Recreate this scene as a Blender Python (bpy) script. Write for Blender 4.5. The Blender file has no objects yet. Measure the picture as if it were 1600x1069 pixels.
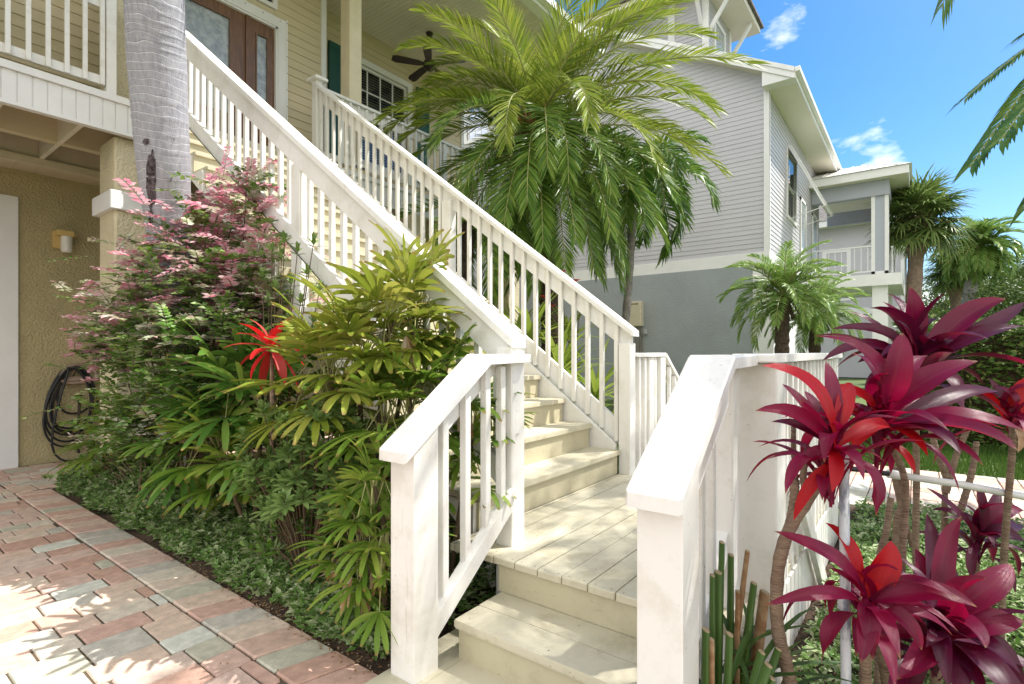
import bpy, math, random
import numpy as np
from mathutils import Vector, Matrix, noise
random.seed(7); rng = np.random.default_rng(7)
R = math.radians
sc = bpy.context.scene
col = sc.collection

# ------------------------------------------------------------ camera
CAM_H = 1.46
YAW = R(37.2)                      # view direction, counted from +X towards +Y
cd = bpy.data.cameras.new('camera'); cam = bpy.data.objects.new('camera', cd); col.objects.link(cam)
cd.sensor_width = 36; cd.lens = 36*833/1600; cd.shift_y = 15.5/1600
cd.clip_start = 0.05; cd.clip_end = 3000
cam.location = (0, 0, CAM_H); cam.rotation_euler = (R(90), 0, YAW-R(90))
sc.camera = cam

# ------------------------------------------------------------ light
SUN = Vector((0.50, -0.42, 1.0)).normalized()
sun_el = math.asin(SUN.z); sun_rot = math.atan2(SUN.x, SUN.y)
ld = bpy.data.lights.new('sun', 'SUN'); ld.energy = 4.2; ld.angle = R(0.55); ld.color = (1, 0.955, 0.88)
lo = bpy.data.objects.new('sun', ld); col.objects.link(lo)
lo.rotation_euler = SUN.to_track_quat('Z', 'Y').to_euler(); lo.location = (5, -5, 20)
w = bpy.data.worlds.new('World'); sc.world = w; w.use_nodes = True
nt = w.node_tree; nt.nodes.clear()
def nn(t, typ, **k):
    n = t.nodes.new(typ)
    for a, b in k.items():
        if a in n.inputs.keys(): n.inputs[a].default_value = b
        else: setattr(n, a, b)
    return n
out = nn(nt, 'ShaderNodeOutputWorld'); bg = nn(nt, 'ShaderNodeBackground')
sky = nn(nt, 'ShaderNodeTexSky', sky_type='NISHITA', sun_disc=False, sun_elevation=sun_el, sun_rotation=sun_rot)
sky.air_density = 1.0; sky.dust_density = 1.0; sky.ozone_density = 1.6
hs = nn(nt, 'ShaderNodeHueSaturation'); hs.inputs['Saturation'].default_value = 1.5; hs.inputs['Value'].default_value = 0.88
tc = nn(nt, 'ShaderNodeTexCoord'); L = nt.links
def mnode(op, a, b_=None, c_=None, clamp=False):
    n = nn(nt, 'ShaderNodeMath', operation=op); n.use_clamp = clamp
    for i, v in enumerate((a, b_, c_)):
        if v is None: continue
        if isinstance(v, (int, float)): n.inputs[i].default_value = v
        else: L.new(v, n.inputs[i])
    return n.outputs[0]
def sky_noise(scale, loc, zs=3.0):
    m_ = nn(nt, 'ShaderNodeMapping'); m_.inputs['Scale'].default_value = (1, 1, zs); m_.inputs['Location'].default_value = loc
    n = nn(nt, 'ShaderNodeTexNoise'); n.inputs['Scale'].default_value = scale; n.inputs['Detail'].default_value = 8; n.inputs['Roughness'].default_value = 0.58
    L.new(tc.outputs['Generated'], m_.inputs[0]); L.new(m_.outputs[0], n.inputs['Vector']); return n.outputs['Fac']
def toward(c, r0, r1):
    """1 towards direction c falling to 0 past an angle"""
    c = Vector(c).normalized(); d = nn(nt, 'ShaderNodeVectorMath', operation='DOT_PRODUCT'); d.inputs[1].default_value = c; L.new(tc.outputs['Generated'], d.inputs[0])
    r = nn(nt, 'ShaderNodeMapRange'); r.inputs['From Min'].default_value = math.cos(R(r1)); r.inputs['From Max'].default_value = math.cos(R(r0)); L.new(d.outputs['Value'], r.inputs['Value']); return r.outputs[0]
fwv = Vector((math.cos(YAW), math.sin(YAW), 0)); rtv = Vector((math.sin(YAW), -math.cos(YAW), 0))
nb_ = sky_noise(2.2, (0.35, 0.2, 0.1)); nw_ = sky_noise(14, (1.3, 0.2, 4.1), 2.2)
sx = nn(nt, 'ShaderNodeSeparateXYZ'); L.new(tc.outputs['Generated'], sx.inputs[0])
low = nn(nt, 'ShaderNodeMapRange'); low.inputs['From Min'].default_value = 0.03; low.inputs['From Max'].default_value = 0.22; low.inputs['To Min'].default_value = 0.42; low.inputs['To Max'].default_value = 0; L.new(sx.outputs['Z'], low.inputs['Value'])
back = mnode('MULTIPLY', toward(tuple(-fwv+Vector((0, 0, .5))), 25, 112), 0.46)     # unseen cloud cover added behind the camera as neutral fill light
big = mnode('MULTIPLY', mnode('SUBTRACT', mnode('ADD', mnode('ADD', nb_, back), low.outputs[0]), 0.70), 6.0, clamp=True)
w1 = mnode('MULTIPLY', toward(tuple(fwv+rtv*.481+Vector((0, 0, .612))), 0, 3.0), 0.25)
w2 = mnode('MULTIPLY', toward(tuple(fwv+rtv*.672+Vector((0, 0, .372))), 0, 3.8), 0.23)
w3 = mnode('MULTIPLY', toward(tuple(fwv+rtv*.72+Vector((0, 0, .36))), 0, 3.5), 0.10)
wis = mnode('MULTIPLY', mnode('SUBTRACT', mnode('ADD', mnode('ADD', mnode('ADD', nw_, w1), w2), w3), 0.72), 3.2, clamp=True)
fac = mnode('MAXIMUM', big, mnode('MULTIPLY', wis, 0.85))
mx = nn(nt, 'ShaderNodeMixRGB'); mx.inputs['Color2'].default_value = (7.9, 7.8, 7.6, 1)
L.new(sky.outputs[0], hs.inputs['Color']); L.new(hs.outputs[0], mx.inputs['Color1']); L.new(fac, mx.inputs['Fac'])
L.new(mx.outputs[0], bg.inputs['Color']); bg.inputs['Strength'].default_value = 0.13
L.new(bg.outputs[0], out.inputs['Surface'])
sc.view_settings.view_transform = 'Standard'; sc.view_settings.look = 'None'
sc.view_settings.exposure = 0.90; sc.view_settings.gamma = 1
sc.cycles.use_denoising = True; sc.cycles.max_bounces = 8; sc.cycles.transparent_max_bounces = 16
sc.cycles.sample_clamp_indirect = 8

# ------------------------------------------------------------ helpers
FW = Vector((math.cos(YAW), math.sin(YAW), 0)); RT = Vector((math.sin(YAW), -math.cos(YAW), 0))
def P(px, py, d):
    """world point seen at photograph position px, py at d metres of depth"""
    return FW*d + RT*((px-800)/833*d) + Vector((0, 0, CAM_H-(py-550)/833*d))
ORG = {}
class MB:
    def __init__(s): s.v = []; s.f = []; s.m = []; s.uv = []
    def add(s, vs, fs, mi=0, uvs=None):
        n = len(s.v); s.v.extend([tuple(a) for a in vs]); s.f.extend([tuple(i+n for i in f) for f in fs]); s.m.extend([mi]*len(fs))
        s.uv.extend(uvs if uvs is not None else [(0.5, 0.5)]*len(vs))
    def quad(s, a, b, c, d, mi=0): s.add([a, b, c, d], [(0, 1, 2, 3)], mi)
    def box(s, x0, x1, y0, y1, z0, z1, mi=0, bev=0.0):
        if bev <= 0:
            vs = [(x, y, z) for z in (z0, z1) for y in (y0, y1) for x in (x0, x1)]
            s.add(vs, [(0, 2, 3, 1), (4, 5, 7, 6), (0, 1, 5, 4), (2, 6, 7, 3), (0, 4, 6, 2), (1, 3, 7, 5)], mi)
        else:
            s.prism([(x0, y0), (x1, y0), (x1, y1), (x0, y1)], z0, z1, bev, mi)
    def prism(s, poly, z0, z1, bev=0.006, mi=0):
        """vertical prism with chamfered top, bottom and vertical edges"""
        n = len(poly); out = []
        for i in range(n):
            p = Vector(poly[i]); a = (Vector(poly[i-1])-p); b = (Vector(poly[(i+1) % n])-p)
            e = min(bev, a.length*.3, b.length*.3)
            out.append(p+a.normalized()*e); out.append(p+b.normalized()*e)
        c = sum((Vector(p) for p in poly), Vector((0, 0)))/n
        inn = [q+(c-q).normalized()*bev*0.9 for q in out]
        m = len(out); vs = []
        for ring, z in ((inn, z0), (out, z0+bev), (out, z1-bev), (inn, z1)): vs += [(q.x, q.y, z) for q in ring]
        fs = [tuple(reversed(range(m))), tuple(range(3*m, 4*m))]
        for k in range(3):
            for i in range(m): j = (i+1) % m; fs.append((k*m+i, k*m+j, (k+1)*m+j, (k+1)*m+i))
        s.add(vs, fs, mi)
    def ext(s, poly, axis, a0, a1, bev=0.0, mi=0):
        """polygon in the plane across `axis` (0: (y,z) points, 1: (x,z) points, 2: (x,y)), extruded from a0 to a1; ends chamfered"""
        n = len(poly); c = (sum(p[0] for p in poly)/n, sum(p[1] for p in poly)/n)
        def pt(p, a): return (a, p[0], p[1]) if axis == 0 else ((p[0], a, p[1]) if axis == 1 else (p[0], p[1], a))
        if bev > 0:
            o = []
            for p in poly:
                dx, dy = c[0]-p[0], c[1]-p[1]; l = math.hypot(dx, dy) or 1; o.append((p[0]+dx/l*bev*1.3, p[1]+dy/l*bev*1.3))
            rings = [(o, a0), (poly, a0+bev), (poly, a1-bev), (o, a1)]
        else: rings = [(poly, a0), (poly, a1)]
        vs = [pt(p, a) for r_, a in rings for p in r_]; k = len(rings)
        fs = [tuple(reversed(range(n))), tuple(range((k-1)*n, k*n))]
        for q in range(k-1):
            for i in range(n): j = (i+1) % n; fs.append((q*n+i, q*n+j, (q+1)*n+j, (q+1)*n+i))
        s.add(vs, fs, mi)
    def tube(s, pts, rad, n=8, mi=0, cap=True, flat=1.0):
        pts = [Vector(p) for p in pts]; k = len(pts)
        if not hasattr(rad, '__len__'): rad = [rad]*k
        vs = []; uv = []; up = Vector((0, 0, 1)); prev = None; ln = 0
        for i, p in enumerate(pts):
            t = (pts[min(i+1, k-1)]-pts[max(i-1, 0)]).normalized()
            if prev is None: prev = t.orthogonal().normalized()
            a = (prev-t*prev.dot(t)).normalized(); prev = a; b = t.cross(a)
            if i: ln += (p-pts[i-1]).length
            for j in range(n):
                th = 2*math.pi*j/n; vs.append(p+(a*math.cos(th)+b*math.sin(th)*flat)*rad[i]); uv.append((j/n, ln))
        fs = [(i*n+j, i*n+(j+1) % n, (i+1)*n+(j+1) % n, (i+1)*n+j) for i in range(k-1) for j in range(n)]
        if cap: fs += [tuple(reversed(range(n))), tuple(range((k-1)*n, k*n))]
        s.add(vs, fs, mi, uv)
    def leaf(s, base, d, up, Ln, W, bend=0.6, fold=0.25, seg=6, prof=None, wav=0.0, mi=0, tw=0.0, across=2, curl=1.0):
        """leaf blade: starts at base going d, arches towards the ground; fold lifts the edges"""
        d = d.normalized(); side = d.cross(up)
        if side.length < 1e-4: side = d.orthogonal()
        side.normalize(); p = Vector(base); vs = []; uv = []; fs = []; st = Ln/seg; ph = random.random()*6
        na = across+1
        for i in range(seg+1):
            t = i/seg; wd = (prof(t) if prof else math.sin(math.pi*min(1, t*0.9+0.06))**0.8)*W*0.5
            n = side.cross(d).normalized(); sd = (side*math.cos(tw*t)+n*math.sin(tw*t)); n2 = sd.cross(d).normalized()
            for k in range(na):
                u = k/across*2-1
                off = n2*(abs(u)*fold*wd + wav*math.sin(t*11+ph+u*1.3)*wd*abs(u))
                vs.append(p+sd*(u*wd)+off); uv.append((k/across, t))
            if i < seg:
                ang = bend/seg*(0.4+1.2*t*curl)
                down = Vector((0, 0, -1)); ax = d.cross(down)
                if ax.length > 1e-3:
                    m = Matrix.Rotation(ang, 3, ax.normalized()); d = (m @ d).normalized(); side = (side-d*side.dot(d)).normalized()
                p = p+d*st
        for i in range(seg):
            for k in range(across): a = i*na+k; fs.append((a, a+1, a+na+1, a+na))
        s.add(vs, fs, mi, uv)
    def build(s, name, mats, parent=None, smooth=False, root=None):
        me = bpy.data.meshes.new(name)
        o = bpy.data.objects.new(name, me)
        og = Vector((0, 0, 0))
        if parent is not None: og = ORG.get(parent.name, og)
        elif root is not None: og = Vector(root)
        vs = np.array(s.v, dtype=np.float64).reshape(-1, 3)-np.array(og)
        me.from_pydata(vs.tolist(), [], s.f)
        if not isinstance(mats, (list, tuple)): mats = [mats]
        for m in mats: me.materials.append(m)
        if len(mats) > 1: me.polygons.foreach_set('material_index', s.m)
        if smooth: me.polygons.foreach_set('use_smooth', [True]*len(me.polygons))
        ul = me.uv_layers.new(name='UVMap'); li = np.empty(len(me.loops), dtype=np.int32); me.loops.foreach_get('vertex_index', li)
        ul.data.foreach_set('uv', np.array(s.uv, dtype=np.float32)[li].ravel())
        me.validate(); me.update()
        col.objects.link(o)
        if parent is not None: o.parent = parent; ORG[o.name] = og
        else: o.location = og; ORG[o.name] = og
        return o
def tag(o, label=None, cat=None, group=None, kind=None):
    if label: o['label'] = label
    if cat: o['category'] = cat
    if group: o['group'] = group
    if kind: o['kind'] = kind
    return o
def thing(name, loc, label, cat, group=None):
    o = bpy.data.objects.new(name, None); col.objects.link(o); o.location = loc; o.empty_display_size = 0.2
    ORG[o.name] = Vector(loc); return tag(o, label, cat, group)
def cloud(mb, pts, dirs, nrm, Ls, Ws, mi=0, fold=0.2):
    """many small folded leaves at once; six points and four faces each"""
    k = len(pts); d = dirs/np.linalg.norm(dirs, axis=1)[:, None]
    sd = np.cross(d, nrm); sd /= (np.linalg.norm(sd, axis=1)[:, None]+1e-9); n = np.cross(sd, d)
    Ls = np.broadcast_to(Ls, k)[:, None]; Ws = np.broadcast_to(Ws, k)[:, None]
    b = pts; m = pts+d*Ls*0.5-n*Ws*fold*0.5; t = pts+d*Ls-n*Ls*0.12
    a1 = pts+d*Ls*0.42+sd*Ws*0.5+n*Ws*fold*0.4; a2 = pts+d*Ls*0.42-sd*Ws*0.5+n*Ws*fold*0.4
    V = np.stack([b, a1, t, a2, m], 1).reshape(-1, 3)
    base = len(mb.v)
    mb.v.extend(map(tuple, V.tolist()))
    for i in range(k):
        q = base+i*5; mb.f.append((q, q+1, q+4)); mb.f.append((q+1, q+2, q+4)); mb.f.append((q+2, q+3, q+4)); mb.f.append((q+3, q, q+4))
    mb.m.extend([mi]*(4*k)); mb.uv.extend([(0.5, 0), (1, 0.5), (0.5, 1), (0, 0.5), (0.5, 0.5)]*k)
def rdir(k, up=0.3):
    v = rng.normal(size=(k, 3)); v /= np.linalg.norm(v, axis=1)[:, None]; v[:, 2] = np.abs(v[:, 2])*0.6+up*rng.random(k); return v

# ------------------------------------------------------------ materials
def mat(name, base, rough=0.6, var=0.0, vscale=4.0, bump=0.0, bscale=60.0, bdist=0.01, spec=0.4, col2=None, stretch=None, isl=None, detail=4, metal=0, ramp=(0.38, 0.66)):
    m = bpy.data.materials.new(name); m.use_nodes = True; t = m.node_tree; b = t.nodes['Principled BSDF']
    b.inputs['Base Color'].default_value = (*base, 1); b.inputs['Roughness'].default_value = rough; b.inputs['Specular IOR Level'].default_value = spec; b.inputs['Metallic'].default_value = metal
    tcn = nn(t, 'ShaderNodeTexCoord'); mpn = nn(t, 'ShaderNodeMapping'); t.links.new(tcn.outputs['Object'], mpn.inputs['Vector'])
    if stretch: mpn.inputs['Scale'].default_value = stretch
    cur = None
    if isl:
        g = nn(t, 'ShaderNodeNewGeometry'); rr = nn(t, 'ShaderNodeValToRGB'); rr.color_ramp.interpolation = 'CONSTANT' if isl[0] == 'c' else 'LINEAR'
        cs = isl[1]; e = rr.color_ramp.elements
        while len(e) < len(cs): e.new(0.5)
        for i, c in enumerate(cs): e[i].position = i/len(cs) if isl[0] == 'c' else i/(len(cs)-1); e[i].color = (*c, 1)
        t.links.new(g.outputs['Random Per Island'], rr.inputs['Fac']); cur = rr.outputs['Color']
    if var > 0 or col2:
        n = nn(t, 'ShaderNodeTexNoise'); n.inputs['Scale'].default_value = vscale; n.inputs['Detail'].default_value = detail; n.inputs['Roughness'].default_value = 0.62
        t.links.new(mpn.outputs[0], n.inputs['Vector'])
        mxn = nn(t, 'ShaderNodeMixRGB'); r2 = nn(t, 'ShaderNodeValToRGB'); r2.color_ramp.elements[0].position = ramp[0]; r2.color_ramp.elements[1].position = ramp[1]
        t.links.new(n.outputs['Fac'], r2.inputs['Fac'])
        if col2:
            mxn.inputs['Color2'].default_value = (*col2, 1); t.links.new(r2.outputs['Color'], mxn.inputs['Fac'])
        else:
            mxn.blend_type = 'MULTIPLY'; mxn.inputs['Fac'].default_value = 1; r2.color_ramp.elements[0].color = (1-var,)*3+(1,); t.links.new(r2.outputs['Color'], mxn.inputs['Color2'])
        if cur: t.links.new(cur, mxn.inputs['Color1'])
        else: mxn.inputs['Color1'].default_value = (*base, 1)
        cur = mxn.outputs[0]
    if cur: t.links.new(cur, b.inputs['Base Color'])
    if bump > 0:
        n = nn(t, 'ShaderNodeTexNoise'); n.inputs['Scale'].default_value = bscale; n.inputs['Detail'].default_value = 5
        t.links.new(mpn.outputs[0], n.inputs['Vector'])
        bn = nn(t, 'ShaderNodeBump'); bn.inputs['Strength'].default_value = bump; bn.inputs['Distance'].default_value = bdist
        t.links.new(n.outputs['Fac'], bn.inputs['Height']); t.links.new(bn.outputs[0], b.inputs['Normal'])
    return m
def leafmat(name, cols, rough=0.42, trans=0.35, edge=None, rib=None, stripes=0.0, spec=0.28, tcol=None, mottle=0.0, brown=0.0, tint=None):
    m = bpy.data.materials.new(name); m.use_nodes = True; t = m.node_tree; b = t.nodes['Principled BSDF']; o = t.nodes['Material Output']
    g = nn(t, 'ShaderNodeNewGeometry'); rr = nn(t, 'ShaderNodeValToRGB'); e = rr.color_ramp.elements
    while len(e) < len(cols): e.new(0.5)
    for i, c in enumerate(cols): e[i].position = i/(len(cols)-1); e[i].color = (*c, 1)
    t.links.new(g.outputs['Random Per Island'], rr.inputs['Fac']); cur = rr.outputs['Color']
    uvn = nn(t, 'ShaderNodeUVMap'); uvn.uv_map = 'UVMap'; sp = nn(t, 'ShaderNodeSeparateXYZ'); t.links.new(uvn.outputs[0], sp.inputs[0])
    a = nn(t, 'ShaderNodeMath', operation='SUBTRACT'); a.inputs[1].default_value = 0.5; t.links.new(sp.outputs['X'], a.inputs[0])
    ab = nn(t, 'ShaderNodeMath', operation='ABSOLUTE'); t.links.new(a.outputs[0], ab.inputs[0])
    tcn = nn(t, 'ShaderNodeTexCoord')
    def mixc(fac, c2, mode='MIX', f=None):
        nonlocal cur
        q = nn(t, 'ShaderNodeMixRGB', blend_type=mode)
        if fac is not None: t.links.new(fac, q.inputs['Fac'])
        else: q.inputs['Fac'].default_value = f
        t.links.new(cur, q.inputs['Color1'])
        if isinstance(c2, tuple): q.inputs['Color2'].default_value = (*c2, 1)
        else: t.links.new(c2, q.inputs['Color2'])
        cur = q.outputs[0]
    if mottle > 0:
        n = nn(t, 'ShaderNodeTexNoise'); n.inputs['Scale'].default_value = 9; n.inputs['Detail'].default_value = 4; t.links.new(tcn.outputs['Object'], n.inputs['Vector'])
        r2 = nn(t, 'ShaderNodeValToRGB'); r2.color_ramp.elements[0].position = .35; r2.color_ramp.elements[1].position = .65; r2.color_ramp.elements[0].color = (1-mottle,)*3+(1,)
        t.links.new(n.outputs['Fac'], r2.inputs['Fac']); mixc(None, r2.outputs['Color'], 'MULTIPLY', 1.0)
    if tint:
        n = nn(t, 'ShaderNodeTexNoise'); n.inputs['Scale'].default_value = 4.5; n.inputs['Detail'].default_value = 2; t.links.new(tcn.outputs['Object'], n.inputs['Vector'])
        r2 = nn(t, 'ShaderNodeValToRGB'); r2.color_ramp.elements[0].position = .5; r2.color_ramp.elements[1].position = .62; t.links.new(n.outputs['Fac'], r2.inputs['Fac'])
        mixc(r2.outputs['Color'], tint)
    if edge:
        r2 = nn(t, 'ShaderNodeMapRange'); r2.inputs['From Min'].default_value = edge[1]; r2.inputs['From Max'].default_value = edge[1]+0.06
        t.links.new(ab.outputs[0], r2.inputs['Value']); mixc(r2.outputs[0], edge[0])
    if rib:
        r2 = nn(t, 'ShaderNodeMapRange'); r2.inputs['From Min'].default_value = 0.05; r2.inputs['From Max'].default_value = 0.02
        t.links.new(ab.outputs[0], r2.inputs['Value']); mixc(r2.outputs[0], rib)
    if brown > 0:
        r2 = nn(t, 'ShaderNodeMapRange'); r2.inputs['From Min'].default_value = 1-brown; r2.inputs['From Max'].default_value = 1.0
        t.links.new(sp.outputs['Y'], r2.inputs['Value']); mixc(r2.outputs[0], (0.32, 0.2, 0.07))
    if stripes > 0:
        wv = nn(t, 'ShaderNodeTexNoise'); wv.inputs['Scale'].default_value = 1.0; wv.inputs['Detail'].default_value = 3
        mpn = nn(t, 'ShaderNodeMapping'); mpn.inputs['Scale'].default_value = (38, 1.4, 1); t.links.new(uvn.outputs[0], mpn.inputs[0]); t.links.new(mpn.outputs[0], wv.inputs['Vector'])
        r2 = nn(t, 'ShaderNodeValToRGB'); r2.color_ramp.elements[0].position = .35; r2.color_ramp.elements[1].position = .65; r2.color_ramp.elements[0].color = (1-stripes,)*3+(1,)
        t.links.new(wv.outputs['Fac'], r2.inputs['Fac']); mixc(None, r2.outputs['Color'], 'MULTIPLY', 1.0)
        bn = nn(t, 'ShaderNodeBump'); bn.inputs['Strength'].default_value = 0.35; bn.inputs['Distance'].default_value = 0.004
        t.links.new(wv.outputs['Fac'], bn.inputs['Height']); t.links.new(bn.outputs[0], b.inputs['Normal'])
    t.links.new(cur, b.inputs['Base Color']); b.inputs['Roughness'].default_value = rough; b.inputs['Specular IOR Level'].default_value = spec
    tr = nn(t, 'ShaderNodeBsdfTranslucent'); ms = nn(t, 'ShaderNodeMixShader'); ms.inputs[0].default_value = trans
    if tcol:
        q = nn(t, 'ShaderNodeMixRGB', blend_type='MIX'); q.inputs['Fac'].default_value = 0.6; t.links.new(cur, q.inputs['Color1']); q.inputs['Color2'].default_value = (*tcol, 1); t.links.new(q.outputs[0], tr.inputs['Color'])
    else: t.links.new(cur, tr.inputs['Color'])
    t.links.new(b.outputs[0], ms.inputs[1]); t.links.new(tr.outputs[0], ms.inputs[2]); t.links.new(ms.outputs[0], o.inputs['Surface'])
    return m
M = {}
def wood_paint(name, base, dirt, stretch, rough=0.45, bump=0.35, grain=(45, 45, 1.6), wear=0.6, grime=0.15):
    m = mat(name, base, rough, bump=bump, bscale=22, bdist=0.004, stretch=stretch, spec=0.4)
    t = m.node_tree; b = t.nodes['Principled BSDF']
    tcn = nn(t, 'ShaderNodeTexCoord'); n = nn(t, 'ShaderNodeTexNoise'); n.inputs['Scale'].default_value = 3.2; n.inputs['Detail'].default_value = 8; n.inputs['Roughness'].default_value = 0.7
    t.links.new(tcn.outputs['Object'], n.inputs['Vector'])
    r2 = nn(t, 'ShaderNodeValToRGB'); r2.color_ramp.elements[0].position = 0.36; r2.color_ramp.elements[0].color = (*dirt, 1); r2.color_ramp.elements[1].position = 0.5; r2.color_ramp.elements[1].color = (*base, 1)
    t.links.new(n.outputs['Fac'], r2.inputs['Fac'])
    n2 = nn(t, 'ShaderNodeTexNoise'); n2.inputs['Scale'].default_value = 55; n2.inputs['Detail'].default_value = 3; t.links.new(tcn.outputs['Object'], n2.inputs['Vector'])
    r3 = nn(t, 'ShaderNodeValToRGB'); r3.color_ramp.elements[0].position = 0.24; r3.color_ramp.elements[0].color = (0.5, 0.42, 0.3, 1); r3.color_ramp.elements[1].position = 0.29; r3.color_ramp.elements[1].color = (1, 1, 1, 1)
    t.links.new(n2.outputs['Fac'], r3.inputs['Fac'])
    q = nn(t, 'ShaderNodeMixRGB', blend_type='MULTIPLY'); q.inputs['Fac'].default_value = 0.8; t.links.new(r2.outputs[0], q.inputs['Color1']); t.links.new(r3.outputs[0], q.inputs['Color2'])
    mpn = nn(t, 'ShaderNodeMapping'); mpn.inputs['Scale'].default_value = grain; t.links.new(tcn.outputs['Object'], mpn.inputs[0])
    n4 = nn(t, 'ShaderNodeTexNoise'); n4.inputs['Scale'].default_value = 1.0; n4.inputs['Detail'].default_value = 5; n4.inputs['Roughness'].default_value = 0.6; t.links.new(mpn.outputs[0], n4.inputs['Vector'])
    r4 = nn(t, 'ShaderNodeValToRGB'); e4 = r4.color_ramp.elements; e4[0].position = 0.30; e4[0].color = (0.62, 0.56, 0.46, 1); e4[1].position = 0.36; e4[1].color = (1, 1, 1, 1); t.links.new(n4.outputs['Fac'], r4.inputs['Fac'])
    q2 = nn(t, 'ShaderNodeMixRGB', blend_type='MULTIPLY'); q2.inputs['Fac'].default_value = wear; t.links.new(q.outputs[0], q2.inputs['Color1']); t.links.new(r4.outputs[0], q2.inputs['Color2'])
    n5 = nn(t, 'ShaderNodeTexNoise'); n5.inputs['Scale'].default_value = 9; n5.inputs['Detail'].default_value = 9; n5.inputs['Roughness'].default_value = 0.75; t.links.new(tcn.outputs['Object'], n5.inputs['Vector'])
    r5 = nn(t, 'ShaderNodeValToRGB'); e5 = r5.color_ramp.elements; e5[0].position = 0.33; e5[0].color = (0.66, 0.6, 0.5, 1); e5[1].position = 0.47; e5[1].color = (1, 1, 1, 1); t.links.new(n5.outputs['Fac'], r5.inputs['Fac'])
    q3 = nn(t, 'ShaderNodeMixRGB', blend_type='MULTIPLY'); q3.inputs['Fac'].default_value = grime; t.links.new(q2.outputs[0], q3.inputs['Color1']); t.links.new(r5.outputs[0], q3.inputs['Color2'])
    t.links.new(q3.outputs[0], b.inputs['Base Color'])
    return m
M['white'] = wood_paint('white_paint', (0.80, 0.785, 0.745), (0.70, 0.675, 0.61), (1, 1, 0.12))
M['whiteh'] = wood_paint('white_paint_rail', (0.81, 0.80, 0.765), (0.72, 0.70, 0.65), (3, 0.25, 0.25), bump=0.25)
M['trim'] = mat('white_trim', (0.79, 0.785, 0.765), 0.5, var=0.06, vscale=3, bump=0.15, bscale=30, bdist=0.003)
M['cream'] = mat('cream_trim', (0.74, 0.66, 0.46), 0.6, var=0.08, vscale=5, bump=0.5, bscale=70, bdist=0.004)
M['tread'] = wood_paint('tread_paint', (0.57, 0.53, 0.40), (0.46, 0.42, 0.30), (0.3, 3, 1), rough=0.55, grain=(1.5, 50, 50), wear=0.55, grime=0.35)
M['riser'] = wood_paint('riser_paint', (0.52, 0.475, 0.33), (0.45, 0.405, 0.28), (0.3, 1, 1), rough=0.55, grain=(1.5, 9, 40), wear=0.35, grime=0.3)
M['siding'] = mat('tan_siding', (0.63, 0.545, 0.36), 0.55, var=0.08, vscale=2, bump=0.2, bscale=25, bdist=0.003, stretch=(0.3, 1, 4))
M['stucco'] = mat('ochre_stucco', (0.50, 0.425, 0.235), 0.9, var=0.12, vscale=2.5, bump=1.0, bscale=38, bdist=0.03, detail=6)
M['stuccoy'] = mat('cream_stucco', (0.72, 0.64, 0.44), 0.9, var=0.12, vscale=3, bump=1.0, bscale=40, bdist=0.025)
M['soffit'] = mat('soffit_paint', (0.66, 0.58, 0.42), 0.6, var=0.1, vscale=3)
M['ceil'] = mat('porch_ceiling_paint', (0.74, 0.70, 0.58), 0.5, var=0.04)
M['beige'] = mat('joist_paint', (0.74, 0.69, 0.56), 0.6, var=0.1, vscale=6)
M['door'] = mat('varnished_door', (0.12, 0.055, 0.022), 0.32, col2=(0.21, 0.105, 0.045), vscale=6, stretch=(9, 9, 0.8), bump=0.2, bscale=40, spec=0.5)
M['teal'] = mat('teal_shutter_paint', (0.010, 0.09, 0.075), 0.5, var=0.1, vscale=5)
M['dark'] = mat('dark_interior', (0.03, 0.03, 0.032), 0.9)
M['blind'] = mat('blind_slats', (0.36, 0.35, 0.32), 0.7)
M['black'] = mat('black_rubber', (0.018, 0.019, 0.021), 0.42, var=0.3, vscale=20, spec=0.5)
M['brownm'] = mat('bronze_metal', (0.045, 0.032, 0.025), 0.45, metal=0.3)
M['gsiding'] = mat('grey_siding', (0.52, 0.51, 0.53), 0.5, var=0.05, vscale=1.2)
M['gstucco'] = mat('blue_grey_stucco', (0.34, 0.37, 0.375), 0.9, var=0.1, vscale=1.2, bump=0.7, bscale=22, bdist=0.02)
M['gpanel'] = mat('grey_panel', (0.40, 0.42, 0.47), 0.6, var=0.05)
M['roof'] = mat('shingle_roof', (0.16, 0.15, 0.14), 0.9, var=0.4, vscale=6)
M['metal'] = mat('white_metal_roof', (0.74, 0.73, 0.69), 0.4, var=0.05)
M['soil'] = mat('mulch_soil', (0.045, 0.028, 0.018), 0.95, col2=(0.11, 0.07, 0.045), vscale=26, bump=1, bscale=60, bdist=0.03)
M['grassg'] = mat('lawn_ground', (0.07, 0.11, 0.03), 0.9, col2=(0.1, 0.14, 0.04), vscale=3, bump=0.6, bscale=80)
M['sand'] = mat('joint_sand', (0.13, 0.10, 0.07), 0.95, var=0.3, vscale=30, bump=0.6, bscale=90)
PV = [(0.674, 0.469, 0.374), (0.758, 0.617, 0.499), (0.699, 0.483, 0.399), (0.599, 0.57, 0.455), (0.738, 0.545, 0.437), (0.76, 0.667, 0.549), (0.623, 0.395, 0.31), (0.727, 0.533, 0.448), (0.618, 0.575, 0.501), (0.753, 0.581, 0.463), (0.684, 0.447, 0.362), (0.76, 0.76, 0.671), (0.713, 0.508, 0.423), (0.719, 0.557, 0.472)]
M['paver'] = mat('paver_concrete', PV[0], 0.85, isl=('c', PV), var=0.26, vscale=16, bump=0.7, bscale=130, bdist=0.006, detail=8)
M['pvc'] = mat('painted_pvc', (0.52, 0.54, 0.56), 0.5, col2=(0.12, 0.15, 0.21), vscale=16, bump=0.3, stretch=(1, 1, .35), detail=9, ramp=(.50, .62))
M['pvcw'] = mat('white_pvc', (0.66, 0.65, 0.62), 0.4, var=0.2, vscale=8)
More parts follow.
